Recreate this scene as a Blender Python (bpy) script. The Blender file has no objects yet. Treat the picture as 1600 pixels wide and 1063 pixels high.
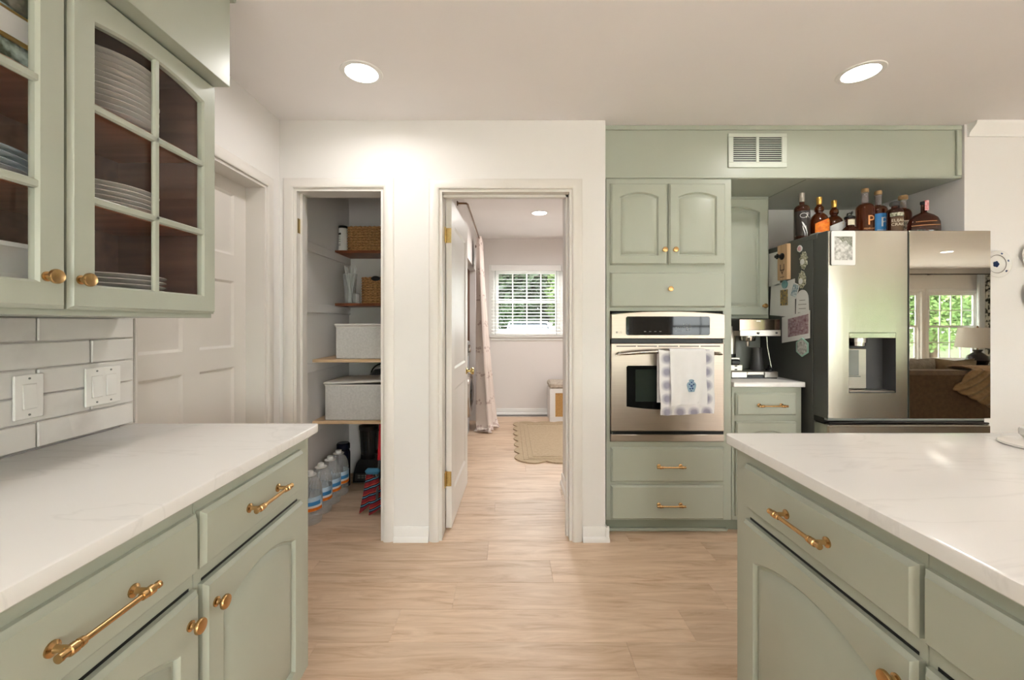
import bpy, bmesh, math, random
from mathutils import Matrix, Vector
random.seed(7)
sc = bpy.context.scene
col = sc.collection
PI = math.pi

# ------------------------------------------------------------------ camera
F, CX, CY, H = 650.0, 794.0, 506.0, 1.26          # focal length in px, vanishing point, eye height
cam = bpy.data.cameras.new('camera'); camo = bpy.data.objects.new('camera', cam); col.objects.link(camo)
cam.sensor_width = 36; cam.lens = F / 1600 * 36
cam.shift_x = (800 - CX) / 1600; cam.shift_y = (CY - 531.5) / 1600
cam.clip_start = 0.02; cam.clip_end = 200
camo.location = (0, 0, H); camo.rotation_euler = (PI / 2, 0, 0)
sc.camera = camo

# ------------------------------------------------------------------ world, daylight, exposure
w = bpy.data.worlds.new('sky'); sc.world = w; w.use_nodes = True
wn = w.node_tree; bg = wn.nodes['Background']
bg.inputs['Color'].default_value = (0.975, 0.985, 1.0, 1); bg.inputs['Strength'].default_value = 13.0
sc.view_settings.view_transform = 'Standard'; sc.view_settings.look = 'None'
sc.view_settings.gamma = 1; sc.view_settings.use_curve_mapping = False
sc.view_settings.exposure = 0.52
LAMP_W = 3.4

# ------------------------------------------------------------------ materials
def lin(c):
    return tuple(((v / 255) / 12.92 if v / 255 <= 0.04045 else ((v / 255 + 0.055) / 1.055) ** 2.4) for v in c)

def mat(name, rgb, rough=0.5, metal=0.0, var=0.04, scale=6.0, bump=0.0, bscale=60.0, stretch=(1, 1, 1), trans=0.0, ior=1.45,
        rgb2=None, coat=0.0, spec=0.5, sheen=0.0, contrast=(0.35, 0.65), emit=None, estr=0.0):
    m = bpy.data.materials.new(name); m.use_nodes = True
    nt = m.node_tree; b = nt.nodes['Principled BSDF']; L = nt.links.new
    c = lin(rgb)
    tc = nt.nodes.new('ShaderNodeTexCoord'); mp = nt.nodes.new('ShaderNodeMapping'); mp.inputs['Scale'].default_value = stretch
    L(tc.outputs['Object'], mp.inputs['Vector'])
    nz = nt.nodes.new('ShaderNodeTexNoise'); nz.inputs['Scale'].default_value = scale; nz.inputs['Detail'].default_value = 5
    L(mp.outputs['Vector'], nz.inputs['Vector'])
    cr = nt.nodes.new('ShaderNodeValToRGB'); L(nz.outputs['Fac'], cr.inputs['Fac'])
    c2 = lin(rgb2) if rgb2 else tuple(max(0, v * (1 - var * 2)) for v in c)
    cr.color_ramp.elements[0].color = (*c2, 1); cr.color_ramp.elements[1].color = (*c, 1)
    cr.color_ramp.elements[0].position = contrast[0]; cr.color_ramp.elements[1].position = contrast[1]
    L(cr.outputs['Color'], b.inputs['Base Color'])
    b.inputs['Roughness'].default_value = rough; b.inputs['Metallic'].default_value = metal
    b.inputs['Transmission Weight'].default_value = trans; b.inputs['IOR'].default_value = ior
    b.inputs['Coat Weight'].default_value = coat; b.inputs['Specular IOR Level'].default_value = spec
    b.inputs['Sheen Weight'].default_value = sheen
    if emit: b.inputs['Emission Color'].default_value = (*lin(emit), 1); b.inputs['Emission Strength'].default_value = estr
    if bump:
        n2 = nt.nodes.new('ShaderNodeTexNoise'); n2.inputs['Scale'].default_value = bscale; n2.inputs['Detail'].default_value = 3
        L(mp.outputs['Vector'], n2.inputs['Vector'])
        bp = nt.nodes.new('ShaderNodeBump'); bp.inputs['Strength'].default_value = bump; bp.inputs['Distance'].default_value = 0.01
        L(n2.outputs['Fac'], bp.inputs['Height']); L(bp.outputs['Normal'], b.inputs['Normal'])
    return m

def pane_mat(name, tint=(1, 1, 1), refl=1.0):
    m = bpy.data.materials.new(name); m.use_nodes = True; nt = m.node_tree; L = nt.links.new
    nt.nodes.remove(nt.nodes['Principled BSDF']); out = nt.nodes['Material Output']
    t = nt.nodes.new('ShaderNodeBsdfTransparent'); t.inputs['Color'].default_value = (*tint, 1)
    g = nt.nodes.new('ShaderNodeBsdfGlossy'); g.inputs['Roughness'].default_value = 0.015
    f = nt.nodes.new('ShaderNodeLayerWeight'); f.inputs['Blend'].default_value = 0.5
    pw = nt.nodes.new('ShaderNodeMath'); pw.operation = 'POWER'; pw.inputs[1].default_value = 5.0; L(f.outputs['Facing'], pw.inputs[0])
    mm = nt.nodes.new('ShaderNodeMath'); mm.operation = 'MULTIPLY_ADD'; mm.inputs[1].default_value = 0.9 * refl; mm.inputs[2].default_value = 0.04 * refl; L(pw.outputs[0], mm.inputs[0])
    mx = nt.nodes.new('ShaderNodeMixShader'); L(mm.outputs[0], mx.inputs[0]); L(t.outputs[0], mx.inputs[1]); L(g.outputs[0], mx.inputs[2])
    L(mx.outputs[0], out.inputs['Surface'])
    return m

M = {}
M['wall'] = mat('wall_paint', (231, 228, 225), 0.75, var=0.01, scale=2, bump=0.03, bscale=180)
M['wall_laundry'] = mat('laundry_paint', (231, 225, 221), 0.75, var=0.01, scale=2, bump=0.03, bscale=180)
M['ceiling'] = mat('ceiling_paint', (243, 239, 238), 0.85, var=0.01, scale=2, bump=0.03, bscale=150)
M['trim'] = mat('trim_paint', (226, 221, 215), 0.38, var=0.012, scale=3)
M['white_trim'] = mat('white_trim_paint', (238, 236, 233), 0.35, var=0.01, scale=3)
M['sage'] = mat('sage_paint', (173, 178, 164), 0.34, var=0.015, scale=3)
M['vent'] = mat('vent_enamel', (200, 206, 194), 0.4, var=0.01)
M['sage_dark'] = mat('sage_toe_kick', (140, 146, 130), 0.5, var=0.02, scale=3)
M['brass'] = mat('brass', (196, 158, 108), 0.26, 1.0, var=0.05, scale=40)
M['brass_hinge'] = mat('polished_brass', (206, 182, 122), 0.2, 1.0, var=0.06, scale=60)
M['steel'] = mat('brushed_steel', (192, 186, 178), 0.3, 1.0, var=0.03, scale=5, stretch=(1, 1, 60), bump=0.05, bscale=4)
M['steel_oven'] = mat('oven_steel', (186, 172, 160), 0.34, 1.0, var=0.03, scale=5, stretch=(1, 1, 60))
M['steel_bright'] = mat('polished_steel', (178, 172, 166), 0.16, 1.0, var=0.03, scale=8)
M['fridge_steel'] = mat('fridge_steel', (184, 181, 170), 0.24, 1.0, var=0.02, scale=1.5, stretch=(9, 9, 0.5), bump=0.12, bscale=1.0)
M['fridge_grey'] = mat('fridge_side_grey', (84, 86, 82), 0.42, 0.1, var=0.03, scale=5)
M['fridge_mirror'] = mat('fridge_mirror_glass', (172, 170, 160), 0.015, 1.0, var=0.0)
M['black'] = mat('black_plastic', (16, 16, 17), 0.35, var=0.1, scale=10)
M['black_glass'] = mat('black_glass', (14, 16, 17), 0.04, var=0.05, scale=3, spec=0.28)
M['brown_reflection_chrome'] = mat('brown_reflection_chrome', (124, 106, 92), 0.1, 1.0, var=0.03)  # chrome tinted brown to stand for a reflection on the espresso front
M['oven_glass'] = mat('oven_window_glass', (40, 48, 44), 0.05, var=0.08, scale=3, spec=0.35)
M['dark_grey'] = mat('dark_grey_plastic', (70, 70, 72), 0.4, var=0.05, scale=10)
M['mid_grey'] = mat('mid_grey_plastic', (130, 134, 130), 0.35, var=0.04, scale=10)
M['white_plastic'] = mat('white_plastic', (236, 234, 230), 0.35, var=0.01)
M['porcelain'] = mat('porcelain', (226, 224, 220), 0.15, var=0.02, scale=8)
M['porcelain_grey'] = mat('grey_white_porcelain', (232, 228, 223), 0.18, var=0.03, scale=10)
M['porcelain_blue'] = mat('blue_grey_porcelain', (196, 210, 220), 0.18, var=0.03, scale=10)
M['blue'] = mat('cobalt_glaze', (60, 84, 140), 0.3, var=0.2, scale=60)
M['blue_pale'] = mat('pale_blue_glaze', (150, 176, 196), 0.3, var=0.1, scale=60)
M['cab_wood'] = mat('cabinet_interior_wood', (172, 112, 84), 0.45, rgb2=(150, 94, 68), scale=3, stretch=(12, 1, 12))
M['cab_lining'] = mat('cabinet_lining_wood', (122, 88, 74), 0.45, rgb2=(104, 74, 62), scale=3, stretch=(12, 1, 12))
M['shelf_dark'] = mat('stained_shelf_wood', (146, 84, 50), 0.4, rgb2=(112, 60, 34), scale=4, stretch=(1.5, 14, 14))
M['shelf_pine'] = mat('pine_shelf_edge', (222, 192, 156), 0.5, rgb2=(204, 170, 130), scale=4, stretch=(1.5, 14, 14))
M['leaf_mid'] = mat('garden_leaf', (104, 122, 70), 0.55, rgb2=(58, 78, 44), scale=3)
M['felt'] = mat('grey_felt', (206, 203, 199), 0.95, rgb2=(194, 191, 187), scale=70, bump=0.1, bscale=160, sheen=0.3)
M['felt_trim'] = mat('grey_binding', (218, 213, 207), 0.85, var=0.03)
M['wicker'] = mat('woven_seagrass', (206, 160, 108), 0.8, rgb2=(150, 104, 62), scale=60, stretch=(1, 1, 2), bump=0.6, bscale=90)
M['jute'] = mat('jute', (200, 180, 152), 0.9, rgb2=(180, 158, 128), scale=50, stretch=(1, 6, 1), bump=0.5, bscale=110)
M['rattan'] = mat('rattan_cane', (206, 164, 104), 0.6, rgb2=(176, 132, 76), scale=90, stretch=(3, 1, 1), bump=0.4, bscale=120)
M['navy'] = mat('navy_enamel', (22, 28, 48), 0.25, var=0.08)
M['clear_plastic'] = mat('clear_bottle_plastic', (236, 240, 242), 0.06, var=0.0, trans=1.0, ior=1.2)
M['clear_glass'] = mat('clear_glass', (240, 244, 242), 0.02, var=0.0, trans=1.0, ior=1.35)
M['smoke'] = mat('smoked_plastic', (60, 62, 64), 0.1, var=0.0, trans=0.7, ior=1.3)
M['amber'] = mat('amber_whiskey', (122, 54, 18), 0.05, var=0.1, scale=8, trans=0.75, ior=1.3, coat=0.5)
M['amber_dark'] = mat('dark_amber_whiskey', (82, 36, 20), 0.05, var=0.1, scale=8, trans=0.6, ior=1.3, coat=0.5)
M['gold_foil'] = mat('gold_foil', (214, 172, 90), 0.3, 0.8, var=0.05)
M['cork'] = mat('cork_stopper', (196, 160, 116), 0.7, rgb2=(166, 128, 86), scale=60)
M['grey_cap'] = mat('grey_capsule', (158, 150, 138), 0.45, 0.3, var=0.04)
M['paper'] = mat('white_paper', (232, 232, 230), 0.8, var=0.015, scale=8)
M['paper_cream'] = mat('cream_paper', (226, 214, 190), 0.8, var=0.03, scale=12)
M['orange'] = mat('orange_label', (240, 138, 40), 0.6, rgb2=(220, 104, 24), scale=50)
M['label_blue'] = mat('blue_label', (62, 142, 206), 0.5, var=0.05, scale=20)
M['label_dark'] = mat('dark_label', (44, 38, 34), 0.5, var=0.1, scale=20)
M['label_brown'] = mat('brown_label', (96, 72, 50), 0.6, var=0.1, scale=30)
M['copper'] = mat('copper_ink', (226, 160, 104), 0.4, 0.4, var=0.05)
M['red'] = mat('red_plastic', (200, 28, 44), 0.35, var=0.05)
M['red_glass'] = mat('red_glass', (160, 16, 20), 0.08, var=0.05, trans=0.4, coat=0.5)
M['stamp'] = mat('red_paper_stamp', (206, 88, 92), 0.6, rgb2=(230, 180, 180), scale=80)
M['ink_white'] = mat('white_ink', (236, 236, 236), 0.5, var=0.01)
M['ink_dark'] = mat('dark_ink', (50, 48, 46), 0.6, var=0.05)
M['ink_grey'] = mat('grey_ink', (120, 116, 110), 0.6, var=0.05)
M['light_wood'] = mat('light_wood', (214, 180, 142), 0.5, rgb2=(198, 160, 120), scale=5, stretch=(12, 12, 1))
M['pink'] = mat('pink_print', (206, 130, 150), 0.5, rgb2=(236, 216, 216), scale=150)
M['floral'] = mat('floral_print', (226, 222, 200), 0.5, rgb2=(86, 92, 60), scale=90)
M['teal'] = mat('teal_resin', (120, 170, 176), 0.3, var=0.08, scale=40)
M['mint'] = mat('mint_enamel', (168, 208, 192), 0.4, var=0.05)
M['photo_blue'] = mat('blue_photo_print', (90, 130, 150), 0.4, rgb2=(220, 226, 226), scale=70)
M['photo_warm'] = mat('warm_photo_print', (206, 170, 90), 0.4, rgb2=(70, 80, 90), scale=60)
M['photo_crowd'] = mat('crowd_photo_print', (120, 66, 84), 0.4, rgb2=(196, 180, 184), scale=42, stretch=(1, 1, 1.6), contrast=(0.3, 0.72))
M['photo_bw'] = mat('black_white_photo_print', (216, 216, 212), 0.4, rgb2=(150, 150, 144), scale=60)
M['foliage_photo'] = mat('dark_foliage_photo', (96, 104, 84), 0.5, rgb2=(150, 150, 140), scale=120)
M['towel_white'] = mat('white_cotton', (236, 235, 236), 0.95, var=0.015, scale=20, bump=0.15, bscale=250, sheen=0.2)
M['sofa'] = mat('brown_sofa_fabric', (122, 96, 70), 0.9, rgb2=(104, 80, 58), scale=30, bump=0.2, bscale=200, sheen=0.3)
M['cushion'] = mat('taupe_cushion', (176, 150, 118), 0.9, rgb2=(156, 130, 100), scale=30, sheen=0.3)
M['cushion2'] = mat('grey_pattern_cushion', (196, 184, 168), 0.9, rgb2=(172, 160, 146), scale=30)
M['throw'] = mat('beige_ribbed_throw', (196, 160, 120), 0.9, rgb2=(176, 140, 102), scale=40, sheen=0.4)
M['lamp_shade'] = mat('linen_lamp_shade', (236, 232, 228), 0.9, var=0.01, scale=60)
M['lamp_base'] = mat('dark_blue_ceramic', (20, 26, 40), 0.12, var=0.1, coat=0.6)
M['table_wood'] = mat('walnut', (96, 66, 44), 0.4, rgb2=(70, 46, 30), scale=4, stretch=(1, 12, 12))
M['damask'] = mat('dark_leaf_curtain', (226, 226, 216), 0.9, rgb2=(50, 58, 50), scale=16, contrast=(0.46, 0.54))
M['sheer'] = mat('white_sheer', (226, 232, 236), 0.9, var=0.02)
M['leaf'] = mat('shrub_leaf', (150, 180, 112), 0.55, rgb2=(84, 118, 66), scale=3)
M['leaf_dark'] = mat('tree_leaf', (52, 68, 42), 0.55, rgb2=(26, 40, 24), scale=2)
M['bark'] = mat('bark', (92, 76, 62), 0.9, var=0.2, scale=20)
M['lawn'] = mat('lawn', (84, 88, 66), 0.95, rgb2=(70, 78, 52), scale=3)
M['bounce_slab'] = mat('pale_bounce_slab', (230, 224, 220), 0.9, var=0.03, scale=3)  # pale surface added outdoors to bounce daylight up to the ceiling
M['drive'] = mat('driveway', (70, 70, 72), 0.9, var=0.06, scale=6)
M['car_paint'] = mat('silver_car_paint', (124, 132, 142), 0.25, 0.2, var=0.02, coat=0.8)
M['car_glass'] = mat('car_glass', (20, 26, 32), 0.2, var=0.1)
M['rubber'] = mat('rubber', (24, 24, 25), 0.8, var=0.1)
M['brick_out'] = mat('outer_wall', (190, 180, 168), 0.9, var=0.06, scale=10)
M['glow'] = mat('lamp_diffuser', (255, 252, 246), 0.6, var=0.0, emit=(255, 250, 242), estr=14.0)
M['alcove'] = mat('alcove_shade_brown', (150, 118, 100), 0.7, var=0.03)  # shade of the unlit alcove put into the wall colour as brown
M['washer'] = mat('washer_grey', (176, 180, 184), 0.3, 0.3, var=0.03)
def thin_mat(name, rgb, alpha, rough=.08):
    m = mat(name, rgb, rough, var=.02, coat=.3); m.node_tree.nodes['Principled BSDF'].inputs['Alpha'].default_value = alpha; return m
M['clear_plastic'] = thin_mat('clear_bottle_plastic', (236, 240, 242), .26)
M['clear_glass'] = thin_mat('clear_glass', (226, 230, 228), .26)
M['smoke'] = thin_mat('smoked_plastic', (70, 72, 74), .62)
M['pane'] = pane_mat('window_pane', (0.97, 0.99, 0.98), 1.0)
M['cab_pane'] = pane_mat('cabinet_glass_pane', (0.99, 0.99, 0.99), 0.7)

def planks_mat():
    m = bpy.data.materials.new('oak_plank'); m.use_nodes = True; nt = m.node_tree; L = nt.links.new; b = nt.nodes['Principled BSDF']
    tc = nt.nodes.new('ShaderNodeTexCoord'); oi = nt.nodes.new('ShaderNodeObjectInfo')
    off = nt.nodes.new('ShaderNodeVectorMath'); off.operation = 'MULTIPLY_ADD'
    off.inputs[1].default_value = (1, 1, 1)
    cm = nt.nodes.new('ShaderNodeCombineXYZ')
    mu = nt.nodes.new('ShaderNodeMath'); mu.operation = 'MULTIPLY'; mu.inputs[1].default_value = 37.0
    L(oi.outputs['Random'], mu.inputs[0]); L(mu.outputs[0], cm.inputs[0]); L(mu.outputs[0], cm.inputs[1])
    L(tc.outputs['Object'], off.inputs[0]); L(cm.outputs[0], off.inputs[2])
    mp = nt.nodes.new('ShaderNodeMapping'); mp.inputs['Scale'].default_value = (1.1, 9, 1); L(off.outputs[0], mp.inputs['Vector'])
    n1 = nt.nodes.new('ShaderNodeTexNoise'); n1.inputs['Scale'].default_value = 2.2; n1.inputs['Detail'].default_value = 7; n1.inputs['Roughness'].default_value = 0.62
    n1.inputs['Distortion'].default_value = 1.2
    L(mp.outputs[0], n1.inputs['Vector'])
    mp2 = nt.nodes.new('ShaderNodeMapping'); mp2.inputs['Scale'].default_value = (5, 110, 1); L(off.outputs[0], mp2.inputs['Vector'])
    n2 = nt.nodes.new('ShaderNodeTexNoise'); n2.inputs['Scale'].default_value = 1.6; n2.inputs['Detail'].default_value = 3; L(mp2.outputs[0], n2.inputs['Vector'])
    cr = nt.nodes.new('ShaderNodeValToRGB'); e = cr.color_ramp.elements
    e[0].position = 0.30; e[0].color = (*lin((192, 159, 128)), 1); e[1].position = 0.62; e[1].color = (*lin((226, 200, 174)), 1)
    k = cr.color_ramp.elements.new(0.45); k.color = (*lin((213, 184, 156)), 1)
    L(n1.outputs['Fac'], cr.inputs['Fac'])
    mx = nt.nodes.new('ShaderNodeMix'); mx.data_type = 'RGBA'; mx.blend_type = 'MULTIPLY'; mx.inputs[0].default_value = 0.24
    cr2 = nt.nodes.new('ShaderNodeValToRGB'); cr2.color_ramp.elements[0].position = 0.3; cr2.color_ramp.elements[0].color = (0.72, 0.68, 0.64, 1)
    cr2.color_ramp.elements[1].position = 0.6; cr2.color_ramp.elements[1].color = (1, 1, 1, 1); L(n2.outputs['Fac'], cr2.inputs['Fac'])
    L(cr.outputs[0], mx.inputs[6]); L(cr2.outputs[0], mx.inputs[7])
    hs = nt.nodes.new('ShaderNodeHueSaturation'); L(mx.outputs[2], hs.inputs['Color'])
    mr = nt.nodes.new('ShaderNodeMapRange'); mr.inputs[3].default_value = 0.93; mr.inputs[4].default_value = 1.05
    L(oi.outputs['Random'], mr.inputs[0]); L(mr.outputs[0], hs.inputs['Value'])
    L(hs.outputs[0], b.inputs['Base Color']); b.inputs['Roughness'].default_value = 0.42
    bp = nt.nodes.new('ShaderNodeBump'); bp.inputs['Strength'].default_value = 0.06; bp.inputs['Distance'].default_value = 0.003
    L(n2.outputs['Fac'], bp.inputs['Height']); L(bp.outputs[0], b.inputs['Normal'])
    return m
M['plank'] = planks_mat()

def quartz_mat(name):
    m = bpy.data.materials.new(name); m.use_nodes = True; nt = m.node_tree; L = nt.links.new; b = nt.nodes['Principled BSDF']
    tc = nt.nodes.new('ShaderNodeTexCoord')
    mp = nt.nodes.new('ShaderNodeMapping'); mp.inputs['Rotation'].default_value = (0, 0, 0.5); mp.inputs['Scale'].default_value = (0.9, 2.6, 1); L(tc.outputs['Object'], mp.inputs['Vector'])
    n = nt.nodes.new('ShaderNodeTexNoise'); n.inputs['Scale'].default_value = 1.5; n.inputs['Detail'].default_value = 6; n.inputs['Distortion'].default_value = 0.8
    L(mp.outputs[0], n.inputs['Vector'])
    s = nt.nodes.new('ShaderNodeMath'); s.operation = 'SUBTRACT'; s.inputs[1].default_value = 0.5; L(n.outputs['Fac'], s.inputs[0])
    a = nt.nodes.new('ShaderNodeMath'); a.operation = 'ABSOLUTE'; L(s.outputs[0], a.inputs[0])
    cr = nt.nodes.new('ShaderNodeValToRGB'); e = cr.color_ramp.elements
    e[0].position = 0.0; e[0].color = (*lin((229, 227, 225)), 1); e[1].position = 0.010; e[1].color = (*lin((236, 234, 232)), 1)
    L(a.outputs[0], cr.inputs[0]); L(cr.outputs[0], b.inputs['Base Color']); b.inputs['Roughness'].default_value = 0.16
    return m
M['quartz'] = quartz_mat('white_quartz')

def tile_mat():
    m = mat('whitewashed_tile', (222, 219, 215), 0.3, rgb2=(196, 191, 186), scale=5, bump=0.25, bscale=9, contrast=(0.25, 0.5))
    return m
M['tile'] = tile_mat()
M['tile_grout'] = mat('pale_tile_grout', (208, 203, 198), 0.9, var=0.05, scale=30)
M['grout'] = mat('grey_grout', (176, 170, 163), 0.9, var=0.05, scale=30)

def burst_mat():
    m = bpy.data.materials.new('starburst_towel'); m.use_nodes = True; nt = m.node_tree; L = nt.links.new; b = nt.nodes['Principled BSDF']
    def math_(op, a, bb=None):
        n = nt.nodes.new('ShaderNodeMath'); n.operation = op
        for i, v in enumerate((a, bb)):
            if v is None: continue
            if isinstance(v, (int, float)): n.inputs[i].default_value = v
            else: L(v, n.inputs[i])
        return n.outputs[0]
    tc = nt.nodes.new('ShaderNodeTexCoord'); sp = nt.nodes.new('ShaderNodeSeparateXYZ'); L(tc.outputs['Object'], sp.inputs[0])
    u = math_('SUBTRACT', math_('FRACT', math_('MULTIPLY', math_('ADD', sp.outputs[0], 5.0), 13.0)), 0.5)
    v = math_('SUBTRACT', math_('FRACT', math_('MULTIPLY', math_('ADD', sp.outputs[2], 5.02), 13.0)), 0.5)
    r = math_('SQRT', math_('ADD', math_('MULTIPLY', u, u), math_('MULTIPLY', v, v)))
    an = math_('SINE', math_('MULTIPLY', math_('ARCTAN2', u, v), 30.0))
    lim = math_('ADD', 0.34, math_('MULTIPLY', an, 0.12))
    f = math_('LESS_THAN', r, lim)
    mx = nt.nodes.new('ShaderNodeMix'); mx.data_type = 'RGBA'; L(f, mx.inputs[0])
    mx.inputs[6].default_value = (*lin((234, 233, 234)), 1); mx.inputs[7].default_value = (*lin((156, 154, 172)), 1)
    L(mx.outputs[2], b.inputs['Base Color']); b.inputs['Roughness'].default_value = 0.95
    return m
M['burst'] = burst_mat()

def stripe_mat():
    m = bpy.data.materials.new('striped_cloth'); m.use_nodes = True; nt = m.node_tree; L = nt.links.new; b = nt.nodes['Principled BSDF']
    tc = nt.nodes.new('ShaderNodeTexCoord'); mp = nt.nodes.new('ShaderNodeMapping'); mp.inputs['Rotation'].default_value = (0, 0.42, 0); L(tc.outputs['Object'], mp.inputs[0])
    sp = nt.nodes.new('ShaderNodeSeparateXYZ'); L(mp.outputs[0], sp.inputs[0])
    a = nt.nodes.new('ShaderNodeMath'); a.operation = 'MULTIPLY'; a.inputs[1].default_value = 22.0; L(sp.outputs[2], a.inputs[0])
    f = nt.nodes.new('ShaderNodeMath'); f.operation = 'FRACT'; L(a.outputs[0], f.inputs[0])
    cr = nt.nodes.new('ShaderNodeValToRGB'); cr.color_ramp.interpolation = 'CONSTANT'; e = cr.color_ramp.elements
    e[0].color = (*lin((126, 26, 34)), 1); e[1].position = 0.45; e[1].color = (*lin((24, 24, 40)), 1)
    for p, c in ((0.62, (90, 150, 180)), (0.70, (24, 24, 40)), (0.86, (170, 60, 50))):
        q = e.new(p); q.color = (*lin(c), 1)
    L(f.outputs[0], cr.inputs[0]); L(cr.outputs[0], b.inputs['Base Color']); b.inputs['Roughness'].default_value = 0.95
    return m
M['stripe'] = stripe_mat()

def curtain_mat():
    m = bpy.data.materials.new('printed_curtain'); m.use_nodes = True; nt = m.node_tree; L = nt.links.new; b = nt.nodes['Principled BSDF']
    tc = nt.nodes.new('ShaderNodeTexCoord'); sp = nt.nodes.new('ShaderNodeSeparateXYZ'); L(tc.outputs['Object'], sp.inputs[0])
    a = nt.nodes.new('ShaderNodeMath'); a.operation = 'MULTIPLY'; a.inputs[1].default_value = 3.3; L(sp.outputs[2], a.inputs[0])
    f = nt.nodes.new('ShaderNodeMath'); f.operation = 'FRACT'; L(a.outputs[0], f.inputs[0])
    l = nt.nodes.new('ShaderNodeMath'); l.operation = 'LESS_THAN'; l.inputs[1].default_value = 0.24; L(f.outputs[0], l.inputs[0])
    vo = nt.nodes.new('ShaderNodeTexVoronoi'); vo.inputs['Scale'].default_value = 26; L(tc.outputs['Object'], vo.inputs['Vector'])
    l2 = nt.nodes.new('ShaderNodeMath'); l2.operation = 'LESS_THAN'; l2.inputs[1].default_value = 0.42; L(vo.outputs['Distance'], l2.inputs[0])
    mu = nt.nodes.new('ShaderNodeMath'); mu.operation = 'MULTIPLY'; L(l.outputs[0], mu.inputs[0]); L(l2.outputs[0], mu.inputs[1])
    mx = nt.nodes.new('ShaderNodeMix'); mx.data_type = 'RGBA'; L(mu.outputs[0], mx.inputs[0])
    mx.inputs[6].default_value = (*lin((228, 214, 206)), 1); mx.inputs[7].default_value = (*lin((196, 174, 166)), 1)
    L(mx.outputs[2], b.inputs['Base Color']); b.inputs['Roughness'].default_value = 0.95
    return m
M['curtain'] = curtain_mat()

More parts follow.
